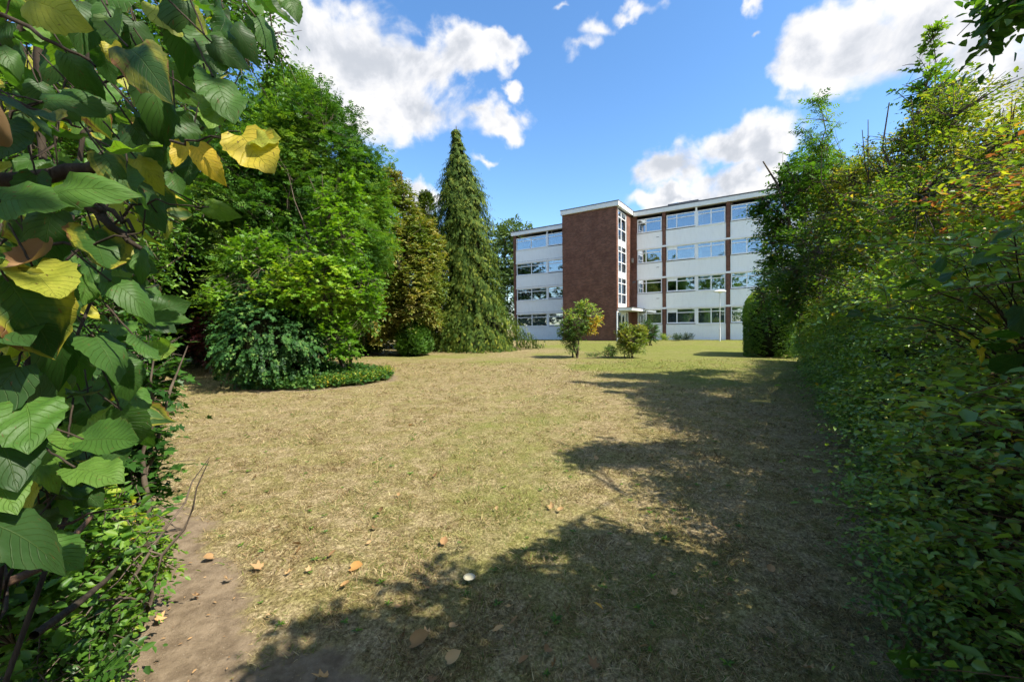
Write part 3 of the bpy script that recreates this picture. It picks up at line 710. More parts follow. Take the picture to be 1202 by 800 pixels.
# ------------------------------------------------------------------ lamp post and distant small things
b = gpt(855, 402); b = at(845, 401, 31.0); b[2] = float(gz(b[0], b[1]))
lp = empty('lamp_post', b); tag(lp, 'slender grey lamp post with a flat disc head on the lawn before the apartment block', 'lamp post')
MB().lathe((0, 0, 0), [(.0, 0), (.05, 0), (.05, .9), (.028, .95), (.024, 3.55), (0, 3.56)], 12).build('pole', M['metal'], lp)
hd = MB().lathe((0, 0, 3.5), [(0, .02), (.06, .0), (.1, .08), (.42, .13), (.44, .17), (.3, .25), (0, .29)], 24).build('lamp_head', M['white'], lp)

# ------------------------------------------------------------------ trees and plants
def G(px, py): p = gpt(px, py); return p
def ell(px, py, Y, rx, rz, ry=None):   # an ellipsoid of the crown at its own distance; radii given in photo pixels there
    k = Y / F; return (at(px, py, Y), (rx * k, (ry or rx) * k, rz * k))

# weeping cypress in the middle distance
def cypress():
    Y = 25.0; k = Y / F; b = at(556, 409, Y); b[2] = float(gz(b[0], b[1]))
    root = empty('cypress_tree', b); tag(root, 'tall narrow cypress with drooping olive green sprays beside the apartment block', 'tree')
    prof = [(0, 50), (12, 51), (30, 42), (50, 32), (85, 26), (140, 25), (180, 21), (205, 12), (225, 5), (240, 1.5), (252, .4)]
    hz = np.array([p[0] for p in prof]) * k; rr_ = np.array([p[1] for p in prof]) * k
    def axis(z): q = z / hz[-1]; return b[0] - .85 * q, b[1]
    # core
    nz, na = 26, 22; zz = np.linspace(0, hz[-1] * .985, nz); V = []
    for z in zz:
        r_ = np.interp(z, hz, rr_) * .74; ax, ay = axis(z)
        for a in np.arange(na) / na * 2 * np.pi:
            rj = r_ * (1 + .22 * math.sin(a * 5 + z * 2.3) * math.sin(z * 3 + a * 2)); V.append((ax + rj * math.cos(a), ay + rj * math.sin(a), b[2] + z))
    q = [(i * na + j, i * na + (j + 1) % na, (i + 1) * na + (j + 1) % na, (i + 1) * na + j) for i in range(nz - 1) for j in range(na)]
    link('branch', np_mesh('solid_core', V, np.array(q).ravel(), np.full(len(q), 4), smooth=True), M['core'], root)  # solid dark filler standing in for the inner branches
    m_ = 5200; z = hz[-1] * (1 - np.sqrt(RNG.random(m_)) ) ; z = np.where(RNG.random(m_) < .45, RNG.random(m_) * hz[-1], z)
    a = RNG.random(m_) * 2 * np.pi; r_ = np.interp(z, hz, rr_)
    lump_ = 1 + .16 * np.sin(a * 4 + z * 1.7) + .12 * np.sin(a * 9 + z * 4.3) + RNG.normal(0, .07, m_)
    r_ = r_ * lump_ * (.74 + .26 * RNG.random(m_) ** .5) * (1 + .32 * np.clip(np.cos(a), 0, 1) * np.exp(-z / 1.7)); axx = b[0] - .85 * z / hz[-1]
    O = np.stack([axx + r_ * np.cos(a), b[1] + r_ * np.sin(a), b[2] + z + .15], 1)
    D = np.stack([np.cos(a) * .55, np.sin(a) * .55, -.55 + RNG.normal(0, .25, m_)], 1)
    t0 = np.clip(.3 + .45 * (fbm(a * 3, z * 2.5, 5) - .4) + .35 * RNG.random(m_) - .0, 0, 1)
    s_ = sprays(O, D, .5 * (1 + .4 * RNG.random(m_)) * np.clip(.3 + r_ / 1.4, .3, 1), 6, .24, .55, .55, t0, .2, hang=.75, up_bias=.3, nflat=.5)
    link('foliage', leaves_mesh('foliage', *s_, FRO), M['cypress'], root)
    # hanging tips that break the outline
    m2 = 420; z = RNG.random(m2) ** .7 * hz[-1]; a = RNG.random(m2) * 2 * np.pi; r_ = np.interp(z, hz, rr_)
    O = np.stack([b[0] - .85 * z / hz[-1] + r_ * .85 * np.cos(a), b[1] + r_ * .85 * np.sin(a), b[2] + z + .2], 1)
    D = np.stack([np.cos(a), np.sin(a), .25 + RNG.normal(0, .2, m2)], 1)
    s_ = sprays(O, D, (.95 + .35 * RNG.random(m2)) * np.clip(.25 + r_ / 1.6, .25, 1), 9, .26, .6, .35, .35 + .4 * RNG.random(m2), .12, hang=1.2, up_bias=.3)
    link('hanging_shoot', leaves_mesh('tips', *s_, FRO), M['cypress'], root)
    tube('trunk', [b - (0, 0, .1), b + (-.1, 0, 2), (b[0] - .85, b[1], b[2] + hz[-1] + .35)], [.35, .3, .02], M['bark'], root)
cypress()
def sp_conifer(name, label, px, ybase, Y, wpx, hpx, lm, tm=FRO, nspr=1400, size=.2, wide=1., group=None, K=5, L=.35):
    k = Y / F; b = at(px, ybase, Y); b[2] = float(gz(b[0], b[1])); H = hpx * k; W = wpx * k
    root = empty(name, b); tag(root, label, 'shrub' if H < 3.5 else 'tree', group)
    z = RNG.random(nspr) * H; a = RNG.random(nspr) * 2 * np.pi; q = z / H
    r_ = W * (np.clip(1 - q ** 3.2, 0, 1) ** .6) * (.8 + .2 * np.clip(q * 5, 0, 1)) * (.75 + .25 * RNG.random(nspr)) * (1 + .12 * np.sin(a * 5 + z * 3))
    O = np.stack([b[0] + r_ * np.cos(a) * .9, b[1] + r_ * np.sin(a) * .9, b[2] + z], 1); D = np.stack([np.cos(a), np.sin(a), .7 + q], 1)
    s_ = sprays(O, D, L, K, size, .1, .6, np.clip(.25 + .5 * RNG.random(nspr), 0, 1), .12, hang=0, up_bias=.4)
    link('foliage', leaves_mesh('foliage', *s_, tm), lm, root)
    link('branch', np_mesh('inner', *lumpy(b + np.array([0, 0, H * .45]), (W * .72, W * .72, H * .47)), smooth=True), M['core'], root)  # lumpy dark core added to fill the shrub, no separate branches
    tube('trunk', [b - (0, 0, .1), b + (0, 0, H * .5)], [.06, .03], M['bark'], root)
    return root
def lumpy(c, r, nu=18, nv=12, amp=.15):
    V = []
    for i in range(nv + 1):
        th = math.pi * i / nv
        for j in range(nu):
            ph = 2 * math.pi * j / nu; d_ = np.array([math.sin(th) * math.cos(ph), math.sin(th) * math.sin(ph), math.cos(th)])
            s_ = 1 + amp * math.sin(d_[0] * 6 + c[0]) * math.sin(d_[2] * 7 + c[1]) + amp * .5 * math.sin(d_[1] * 13)
            V.append(np.array(c) + d_ * np.array(r) * s_)
    q = [(i * nu + j, (i + 1) * nu + j, (i + 1) * nu + (j + 1) % nu, i * nu + (j + 1) % nu) for i in range(nv) for j in range(nu)]
    return np.array(V), np.array(q).ravel(), np.full(len(q), 4)

sp_conifer('conifer_shrub', 'bright green rounded conifer shrub standing between the brown-tinged tree and the ivy bed', 427, 414, 22.0, 19, 46, M['conifer'])
sp_conifer('conifer_shrub', 'green upright conifer shrub at the foot of the brown-tinged tree beside the cypress', 486, 408, 20.8, 17, 32, M['conifer'], nspr=1700)
sp_conifer('conifer_tree', 'slim dark conifer with its tip just showing left of the tall cypress', 503, 405, 29.0, 17, 175, M['cypress'], nspr=1500, size=.3)
# brown-tinged tree left of the cypress
tree('fruiting_tree', 'broad olive tree tinged brown with seeds left of the tall cypress', 'tree', (at(475, 405, 21.8)[0], 21.8, .43),
     [ell(474, 315, 21.5, 42, 60), ell(462, 262, 22, 30, 46), ell(490, 345, 21, 32, 42), ell(452, 350, 21.3, 32, 50), ell(458, 222, 22.3, 16, 26), ell(498, 290, 21.8, 20, 34)],
     4200, 10, .6, .17, OV, M['olive'], trunk_r=.22, limbs=26, inner=.6, seed=2, lump=.2, upb=.15, tint_f=lambda P, t: t * .85 + .12, droop=.3)
# distant tree beyond the building's left end
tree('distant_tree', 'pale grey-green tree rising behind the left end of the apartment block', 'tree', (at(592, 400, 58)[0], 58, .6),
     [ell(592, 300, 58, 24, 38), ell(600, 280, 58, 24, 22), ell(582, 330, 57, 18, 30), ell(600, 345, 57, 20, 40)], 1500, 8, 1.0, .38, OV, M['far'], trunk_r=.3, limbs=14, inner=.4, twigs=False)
# ash behind the ivy bed
tree('ash_tree', 'large dark green ash tree with dense feathery leaves behind the ivy bed', 'tree', (at(355, 420, 15.5)[0], 15.5, .3),
     [ell(370, 190, 15.5, 66, 82), ell(310, 230, 15, 78, 100), ell(418, 235, 16, 36, 60), ell(350, 125, 16, 40, 34), ell(400, 290, 15, 55, 70), ell(270, 160, 15.5, 55, 45), ell(330, 330, 14.5, 70, 60), ell(422, 320, 15.5, 20, 70)],
     7800, 9, .65, .24, PIN, M['ash'], trunk_r=.22, limbs=30, inner=.5, seed=1, lump=.25, upb=.3, droop=.35, stems=2)
# young bright maple on the bed
isx, isy = ISL[0], ISL[1]
tree('young_maple', 'young bright yellow-green maple growing out of the ivy bed', 'tree', (isx + .75, isy + .1, .25),
     [ell(392, 275, 11.6, 30, 50), ell(372, 330, 11.2, 45, 45), ell(425, 345, 11.6, 24, 40), ell(408, 225, 11.8, 18, 26), ell(330, 345, 11.0, 36, 24), ell(270, 350, 11.2, 26, 22), ell(300, 300, 11.6, 34, 30), ell(400, 395, 11.4, 24, 30)],
     1500, 8, .42, .115, LOB, M['lime'], trunk_r=.05, limbs=24, inner=.35, seed=4, upb=.4, stems=3, twig_r=.005)
# ivy climbing over a stump and spreading over the bed
def ivy():
    root = empty('ivy_bed', (isx, isy, .2)); tag(root, 'dark glossy ivy heaped over a round bed on the lawn under the ash tree', 'ivy')
    n_ = 2600; P, D = crown_pts([ell(312, 402, 10.9, 48, 44), ell(300, 375, 11.2, 30, 40), ell(350, 410, 11.2, 30, 36), ell(330, 360, 11.5, 30, 45)], n_, .7, .15)
    s_ = sprays(P, D + np.array([0, 0, -.2]), .25, 7, .085, .5, .7, np.clip(RNG.random(len(P)) * .8, 0, 1), .2, up_bias=.5, hang=.3)
    link('climbing_ivy', leaves_mesh('climb', *s_, LOB), M['ivy'], root)
    link('stump', np_mesh('stump', *lumpy(at(318, 400, 11.3), (.85, .7, .95)), smooth=True), M['core'], root)
    m_ = 3600; a = RNG.random(m_) * 2 * np.pi; q = np.sqrt(RNG.random(m_)); X = isx + ISL[2] * .98 * q * np.cos(a); Y = isy + ISL[3] * .98 * q * np.sin(a)
    H = .05 + .30 * (1 - q ** 4) * RNG.random(m_); O = np.stack([X, Y, gz(X, Y) + H], 1)
    D = np.stack([np.cos(a) * .5, np.sin(a) * .5, .3 + RNG.random(m_)], 1) + RNG.normal(0, .4, (m_, 3))
    s_ = sprays(O, D, .18, 6, .07, .3, .9, np.clip(.25 + .55 * fbm(X * 2, Y * 2, 3) + .25 * RNG.random(m_), 0, 1), .2, hang=.1)
    link('ground_ivy', leaves_mesh('spread', *s_, LOB), M['ivy'], root)
    m_ = 500; a = RNG.uniform(-1.2, .6, m_); q = RNG.uniform(.75, 1.0, m_); X = isx + ISL[2] * q * np.cos(a); Y = isy + ISL[3] * q * np.sin(a)
    O = np.stack([X, Y, gz(X, Y) + .05], 1); s_ = sprays(O, RNG.normal(0, .4, (m_, 3)) + (0, 0, 1.), .32, 7, .05, .1, .8, RNG.random(m_), .2)
    link('weed', leaves_mesh('weeds', *s_, OV), M['lowshrub'], root)
ivy()
# pale bare sapling
def sapling():
    b = G(408, 418); root = empty('bare_sapling', b); tag(root, 'pale half-bare sapling with forking thin branches at the right edge of the ivy bed', 'sapling')
    b0 = b.copy(); Y = b[1]; f1 = at(415, 375, Y); f2 = at(428, 335, Y)
    tube('trunk', [b0 - (0, 0, .05), f1, f2], [.045, .035, .028], M['palebark'], root)
    W = []; Rr = []
    for (p, q, r_) in ((f1, (402, 300), .02), (f2, (440, 290), .02), (f2, (462, 318), .014), (f2, (415, 285), .014), (at(437, 300, Y), (455, 262), .012), (at(437, 300, Y), (428, 262), .01), (at(445, 326, Y), (478, 322), .008), (f1, (388, 330), .012), (f1, (442, 360), .01), (at(432, 320, Y), (470, 300), .008), (at(405, 320, Y), (392, 262), .01), (at(437, 300, Y), (446, 250), .007)):
        e = at(q[0], q[1], Y + RNG.normal(0, .25)); W.append(curve_pts(p, e, 6, 0, .05)); Rr.append(r_ * (1 - .75 * np.linspace(0, 1, 6)))
    link('branch', tubes_mesh('br', np.array(W), np.array(Rr), 6), M['palebark'], root)
    W = np.array(W); O = W[:, 2:].reshape(-1, 3); O = np.repeat(O, 3, 0)[RNG.permutation(len(O) * 3)[:90]]
    s_ = sprays(O, RNG.normal(0, 1, O.shape) + (0, 0, .6), .2, 5, .06, .2, .8, RNG.random(len(O)), .2); link('foliage', leaves_mesh('fl', *s_, OV), M['lime'], root)
sapling()
# dark wood at the far left and beyond
def wood(label, X, Y, H, W, lm='dark', size=.24, nspr=1500, tm=OV, seed=0, group='dark trees at the left edge of the lawn', name='woodland_tree', low=.35):
    z0 = float(gz(X, Y)); c = z0 + H * .55
    tree(name, label, 'tree', (X, Y, z0), [((X, Y, c), (W, W, H * .45)), ((X + .3 * W, Y - .3, c - H * .22), (W * .8, W * .8, H * .3)), ((X - .4 * W, Y + .2, c + H * .15), (W * .7, W * .7, H * .28)), ((X, Y, z0 + H * .2), (W * .9, W * .9, H * .2))],
         nspr, 9, .7, size, tm, M[lm], trunk_r=.18, limbs=12, group=group, inner=.35, seed=seed, twigs=False, low_cut=z0 + low)
wood('dark evergreen tree in deep shade at the left beyond the yellow planter', -13.2, 17.5, 8.5, 2.9, seed=1, nspr=2600)
wood('dark tree in shade directly left of the ash behind the purple shrub', -10.2, 18.0, 8, 2.3, seed=2, nspr=2200)
wood('dark leafy tree behind the hazel bush at the left edge', -16.5, 14.5, 9, 3.2, seed=3, nspr=2400)
wood('tall green tree showing through gaps in the hazel leaves', -12.5, 11.2, 9.5, 2.6, 'ash', .2, 2000, seed=5)
wood('broad green tree rising behind the ash crown', -12.5, 24, 12.8, 4.2, 'ash', .3, 2400, seed=6)
wood('green tree filling the gap behind the brown-tinged tree', -10, 29, 9.5, 3.2, 'dark', .32, 1600, seed=7)
tree('purple_shrub', 'dark purple-leaved shrub in shade left of the ivy bed', 'shrub', (at(250, 412, 13.8)[0], 13.8, .27), [ell(250, 392, 13.8, 26, 28)], 420, 8, .35, .09, OV, M['purple'], trunk_r=.03, limbs=8, inner=.2, stems=3, twigs=False)
# unseen trees added left of and behind the camera, for the windows to mirror
wood('tall unseen tree added behind the viewer to be mirrored in the apartment windows', -24, 4, 16, 6.5, 'olive', .5, 1100, seed=8, group=None)
wood('broad unseen tree added behind the viewer to be mirrored in the lower windows', -20, -8, 16, 6, 'ash', .5, 1100, seed=9, group=None)
wood('bushy unseen tree added far to the left to be mirrored in the windows', -34, 14, 16, 7, 'dark', .5, 1100, seed=10, group=None)

wood('tall dark tree added far behind the left woodland to be mirrored in the windows', -25, 31, 14, 5, 'dark', .45, 1200, seed=15)  # added so the left wing's windows mirror dark foliage
# yellow planter
b = G(166, 398); b = at(170, 398, 12.5); b[2] = float(gz(b[0], b[1]))
pl = empty('planter', b); tag(pl, 'small yellow planter standing on the shaded lawn at the left', 'planter')
mt, n = mat('yellow_plastic'); out(n, pbsdf(n, (.55, .3, .04), .5)); M['yellowp'] = mt
MB().lathe((0, 0, 0), [(0, 0), (.17, 0), (.24, .36), (.27, .36), (.27, .42), (.23, .42), (.2, .34), (0, .34)], 24).build('pot', M['yellowp'], pl)
mt, n = mat('potting_soil'); out(n, pbsdf(n, (.05, .035, .025), .9)); MB().lathe((0, 0, 0), [(.2, .345), (.1, .37), (0, .375)], 16).build('soil', mt, pl)

# shrubs on the lawn
def rose():
    Y = 18.3; b = at(677, 418.5, Y); b[2] = float(gz(b[0], b[1])); k = Y / F
    def tf(P, t):
        px = (P[:, 0] - b[0]) / k; pz = (P[:, 2] - b[2]) / k
        return np.where((px > 12) & (pz > 20) & (pz < 48), .78 + .22 * RNG.random(len(P)), np.where(pz > 45, .45 + .25 * RNG.random(len(P)), t * .65))
    tree('rose_bush', 'vase-shaped bush on the lawn with orange-yellow leaves on its right side', 'bush', b,
         [ell(680, 378, Y, 23, 20), ell(693, 372, Y, 14, 15), ell(664, 388, Y, 11, 14), ell(684, 362, Y, 12, 10), ell(672, 402, Y, 10, 12)], 950, 8, .22, .08, OV, M['rose'], trunk_r=.035, limbs=14, inner=.25, stems=4, tint_f=tf, twig_r=.004, upb=.6, limb_r=.5)
rose()
Y = 18.0; k = Y / F
def tf2(P, t): return t * .8 + .15
tree('garden_bush', 'loose yellow-green flowering bush on the lawn near the entrance', 'bush', (at(742, 418, Y)[0], Y, float(gz(0, Y))),
     [ell(741, 399, Y, 17, 17), ell(733, 392, Y, 8, 14), ell(752, 390, Y, 8, 12)], 850, 8, .26, .075, OV, M['yellowing'], trunk_r=.02, limbs=12, inner=.2, stems=5, tint_f=tf2, twig_r=.004, upb=.8)
tree('garden_bush', 'small low green bush between the two taller bushes on the lawn', 'bush', (at(715, 418, Y)[0], Y, float(gz(0, Y))),
     [ell(716, 412, Y, 8, 7)], 170, 7, .18, .055, OV, M['rose'], trunk_r=.012, limbs=6, inner=.2, stems=4, tint_f=lambda P, t: t * .5, twig_r=.003, upb=.6)
tree('garden_plant', 'wispy low weeds at the foot of the bush with orange leaves', 'plant', (at(695, 417, Y)[0], Y, float(gz(0, Y))),
     [ell(696, 416, Y, 12, 3)], 90, 7, .2, .04, OVN, M['rose'], trunk_r=.008, limbs=4, inner=.1, stems=3, tint_f=lambda P, t: t * .6, twig_r=.002, upb=1)
Y = 27.0
tree('evergreen_bush', 'rounded mid-green bush beside the entrance canopy', 'bush', (at(762, 402, Y)[0], Y, .55),
     [ell(761, 390, Y, 12, 13)], 420, 8, .25, .09, OV, M['ash'], trunk_r=.03, limbs=6, inner=.3, stems=3, upb=.6)
for i, (px, lab) in enumerate(((780, 'grey-green lavender clump nearest the entrance at the foot of the white wall'), (795, 'dark spiky plant against the white wall left of the lamp post'), (807, 'small dark feathery plant against the white wall closest to the lamp post'))):
    Yp = 33.5; x = at(px, 398, Yp)[0]
    tree('border_plant', lab, 'plant', (x, Yp, .64), [ell(px, 395, Yp, 7, 4)], 130, 7, .4, .09, OVN, M['dark' if i else 'rose'], trunk_r=.012, limbs=5, inner=.1, stems=3, upb=1.4, twigs=False)

# ------------------------------------------------------------------ right side: hedge and what grows behind it
H0 = np.array([1.62, 1.9]); HD = np.array([.551, .834]); HP = np.array([.834, -.551])    # hedge line, direction, away from the lawn
def hedge_pt(s, off): return H0 + np.outer(np.atleast_1d(s), HD) + np.outer(np.atleast_1d(off), HP)
def hedge():
    root = empty('hedge', (H0[0], H0[1], 0)); tag(root, 'long loose small-leaved hedge along the right side of the lawn', 'hedge')
    s0, s1 = -3.2, 16.6
    # solid dark core added in place of the branches inside
    ns, na = 70, 14; V = []
    for s_ in np.linspace(s0, s1, ns):
        for a in np.linspace(0, np.pi, na):
            off = .95 - .45 * math.cos(a) * (1 + .12 * math.sin(s_ * 3 + a * 3)); h = 1.55 * (math.sin(a) ** .45) * (1 + .07 * math.sin(s_ * 2.1 + a * 4))
            p = hedge_pt(s_, off)[0]; V.append((p[0], p[1], float(gz(p[0], p[1])) + h - .03))
    q = [(i * na + j, i * na + j + 1, (i + 1) * na + j + 1, (i + 1) * na + j) for i in range(ns - 1) for j in range(na - 1)]
    link('branch', np_mesh('core', V, np.array(q).ravel(), np.full(len(q), 4), smooth=True), M['core'], root)
    def face(m_, smin=s0, smax=s1):
        # sample denser near the camera
        s_ = smin + (smax - smin) * RNG.random(m_) ** 1.7 if smin > -3 else smin + (smax - smin) * RNG.random(m_) ** 1.5
        v = RNG.random(m_); h = v * 1.8; off = .32 + .2 * (1 - np.sin(np.clip(v * 1.15, 0, 1) * np.pi)) + RNG.random(m_) * .25
        top = RNG.random(m_) < .25; h = np.where(top, 1.55 + .25 * RNG.random(m_), h); off = np.where(top, .3 + RNG.random(m_) * 1.0, off)
        off += (fbm(s_ * 1.3, h * 1.7, 3) - .5) * .75 + (fbm(s_ * 4, h * 4, 13) - .5) * .3; 
        p = H0 + s_[:, None] * HD + off[:, None] * HP; z = gz(p[:, 0], p[:, 1]) + .04 + h
        return np.stack([p[:, 0], p[:, 1], z], 1), s_, h, top
    O, s_, h, top = face(12000)
    kp = (fbm(s_ * 2.3, h * 3, 21) + RNG.normal(0, .07, len(s_))) > .43; O, s_, h, top = O[kp], s_[kp], h[kp], top[kp]
    dist = np.linalg.norm(O - CAM, axis=1)
    D = np.where(top[:, None], np.array([-HP[0] * .4, -HP[1] * .4, 1.]), np.array([-HP[0], -HP[1], .22])) + RNG.normal(0, .45, O.shape)
    L = (.17 + .12 * RNG.random(len(O))) * (1 + .05 * dist); size = .031 * (1 + .08 * dist)
    t0 = np.clip(.2 + .8 * fbm(s_ * 1.1 + 5, h * 1.5, 7) ** 1.2 + .3 * RNG.random(len(O)) - .12 + .1 * (h > 1.5), 0, .85)
    a = sprays(O, D, L * 1.15, 12, size, .25, .95, t0, .12, nflat=.5)
    keep = np.linalg.norm(a[0] - CAM, axis=1) > .55
    a = tuple(x[keep] for x in a)
    link('foliage', leaves_mesh('foliage', *a, OV), M['hedge'], root)
    tp, tr_ = spray_twigs(O[dist < 4], D[dist < 4], L[dist < 4], .25, .0016, 5)
    # long arching shoots standing out of the hedge
    m_ = 900; O, s_, h, top = face(m_); dist = np.linalg.norm(O - CAM, axis=1); O = O[dist > 1.1]; m_ = len(O); dist = dist[dist > 1.1]
    D = np.array([-HP[0], -HP[1], .75]) + RNG.normal(0, .5, (m_, 3)) + np.outer(RNG.normal(0, .5, m_), [HD[0], HD[1], 0])
    L = .35 + .25 * RNG.random(m_); a = sprays(O, D, L * 1.15, 16, .036 * (1 + .06 * dist), .3, .95, np.clip(.4 + .4 * RNG.random(m_), 0, .9), .1)
    keep = np.linalg.norm(a[0] - CAM, axis=1) > .7; a = tuple(x[keep] for x in a)
    link('arching_shoot', leaves_mesh('shoots', *a, OV), M['hedge'], root)
    tq, tr2 = spray_twigs(O, D, L, .3, .0022, 5); link('twig', tubes_mesh('st', np.concatenate([tp, tq]), np.concatenate([tr_, tr2]), 4), M['twig'], root)
hedge()

# clipped tall hedge further on
def clipped():
    c = hedge_pt(18.3, 1.55)[0]; z0 = float(gz(c[0], c[1])); c = at(895, 400, 18.6)[:2] + HP * .3
    root = empty('clipped_hedge', (c[0], c[1], z0)); tag(root, 'tall clipped dark hedge with a rounded sunlit top beyond the loose hedge', 'hedge')
    Hh = 2.9; W = .95; Ld = 1.5
    m_ = 5200; a = RNG.random(m_) * 2 * np.pi; q = RNG.random(m_); top = RNG.random(m_) < .3
    ca = np.sign(np.cos(a)) * np.abs(np.cos(a)) ** .55; sa = np.sign(np.sin(a)) * np.abs(np.sin(a)) ** .55
    rad = np.clip(1 - np.clip((q - .62) / .38, 0, 1) ** 2.2, 0, 1) ** .5 * (.93 + .07 * q); rad = np.maximum(rad, .12) * (.96 + .08 * fbm(a * 3, q * 6, 3))
    x = ca * rad * W; y = sa * rad * Ld; z = z0 + q * Hh
    P = np.stack([c[0] + x * HP[0] + y * HD[0], c[1] + x * HP[1] + y * HD[1], z], 1); D = np.stack([x * HP[0] + y * HD[0], x * HP[1] + y * HD[1], .6 + 2 * np.clip(q - .6, 0, 1)], 1)
    t0 = np.clip(.2 + .35 * RNG.random(m_) + .45 * np.clip((q - .55) * 2.5, 0, 1), 0, 1)  # sunlit top put into the tint: leaves lighter higher up
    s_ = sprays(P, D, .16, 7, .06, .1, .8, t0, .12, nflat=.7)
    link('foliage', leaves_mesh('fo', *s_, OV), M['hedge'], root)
    V, fq, fs = lumpy((0, 0, 0), (1, 1, 1), 24, 14, .03); V = np.sign(V) * np.abs(V) ** .6
    W_ = np.stack([c[0] + V[:, 0] * W * .86 * HP[0] + V[:, 1] * Ld * .9 * HD[0], c[1] + V[:, 0] * W * .86 * HP[1] + V[:, 1] * Ld * .9 * HD[1], z0 + Hh * .44 + V[:, 2] * Hh * .44], 1)
    link('branch', np_mesh('core', W_, fq, fs, smooth=True), M['core'], root)  # dark filler core in place of the dense twigs inside
clipped()

# growth behind the hedge
tree('hornbeam_tree', 'dark leafy tree overhanging the hedge in front of the apartment windows', 'tree', (hedge_pt(9.6, 1.3)[0][0], hedge_pt(9.6, 1.3)[0][1], .2),
     [ell(922, 250, 10.3, 28, 42), ell(942, 208, 10, 26, 36), ell(905, 290, 10.3, 16, 36), ell(955, 300, 9.8, 40, 50), ell(890, 247, 10.5, 12, 8), ell(982, 225, 10, 34, 36), ell(935, 350, 9.6, 30, 40), ell(905, 340, 11.5, 18, 36)],
     2100, 9, .36, .085, OV, M['maple'], trunk_r=.1, limbs=22, inner=.4, seed=3, stems=2, upb=.3, lump=.3)
tree('ash_sapling', 'thin ash sapling with a leafy leader reaching above the hedge', 'sapling', (at(962, 400, 8.6)[0], 8.6, .2),
     [ell(962, 170, 8.5, 17, 42), ell(944, 215, 8.4, 20, 28), ell(976, 205, 8.6, 20, 32), ell(962, 122, 8.5, 6, 14)],
     180, 8, .32, .15, PIN, M['maple'], trunk_r=.035, limbs=16, inner=.2, seed=5, upb=.5, lump=.4)
tree('bramble', 'tangled bramble thicket with yellow and red-tinged leaves spilling over the hedge', 'shrub', (hedge_pt(7.5, 1.6)[0][0], hedge_pt(7.5, 1.6)[0][1], .15),
     [ell(960, 320, 9.0, 50, 35), ell(1010, 285, 7.0, 60, 50), ell(1065, 270, 5.4, 70, 65), ell(1130, 265, 4.0, 85, 60), ell(1190, 250, 3.0, 80, 75), ell(1040, 345, 5.0, 60, 30), ell(1000, 235, 8.5, 40, 42), ell(925, 345, 12, 25, 25)],
     4600, 9, .32, .052, OV, M['bramble'], trunk_r=.03, limbs=46, inner=.3, seed=6, stems=6, upb=.35, lump=.45, twig_r=.004, jit=.2, spread=1.0, limb_r=.6)
tree('yellowing_tree', 'open shrubby tree with small yellowing leaves behind the bramble', 'tree', (at(1120, 380, 6.0)[0], 6.0, .12),
     [ell(1100, 185, 6.5, 75, 48), ell(1040, 205, 7.5, 48, 38), ell(1000, 225, 8, 34, 34), ell(1120, 120, 6, 34, 26), ell(1160, 150, 5.5, 62, 52), ell(1200, 185, 4.6, 60, 65), ell(1100, 240, 6, 90, 45)],
     2600, 9, .38, .055, OV, M['yellowing'], trunk_r=.05, limbs=34, inner=.3, seed=7, stems=4, upb=.5, lump=.35, twig_r=.005, jit=.2, limb_r=.5)
tree('maple_sapling', 'young maple standing tallest above the hedge against the cloud', 'sapling', (at(1085, 390, 6.9)[0], 6.9, .12),
     [ell(1090, 110, 6.8, 30, 45), ell(1072, 165, 6.8, 24, 20), ell(1096, 45, 6.8, 7, 26), ell(1112, 150, 6.8, 20, 30)],
     140, 7, .34, .10, LOB, M['maple'], trunk_r=.03, limbs=18, inner=.15, seed=8, upb=.5, lump=.4)
# leafy tree over the photographer's right shoulder; its boughs throw the foreground shade
tree('overhanging_tree', 'leafy tree at the right edge with a bough hanging into the top corner', 'tree', (3.3, -.2, 0),
     [ell(1180, 14, 3.2, 34, 16), ((2.85, .35, 3.5), (.85, 1.0, .55)), ((3.3, -.9, 3.6), (1.1, 1.0, .8)), ((3.3, 1.45, 3.5), (.3, .36, .3)), ((4.7, .2, 3.2), (.6, .8, .8)), ((2.1, -1.1, 3.3), (.8, .8, .6)), ((4.7, 3.0, 4.7), (.5, .5, .3)), ((.95, -.75, 3.5), (.1, .1, .05)), ((.45, -.15, 3.3), (.08, .08, .05)), ((1.3, -.2, 3.7), (.1, .1, .05)), ((1.75, .45, 3.4), (.42, .38, .28))],
     2600, 9, .42, .105, OV, M['ash'], trunk_r=.12, limbs=22, inner=.2, seed=9, upb=.2, lump=.3)

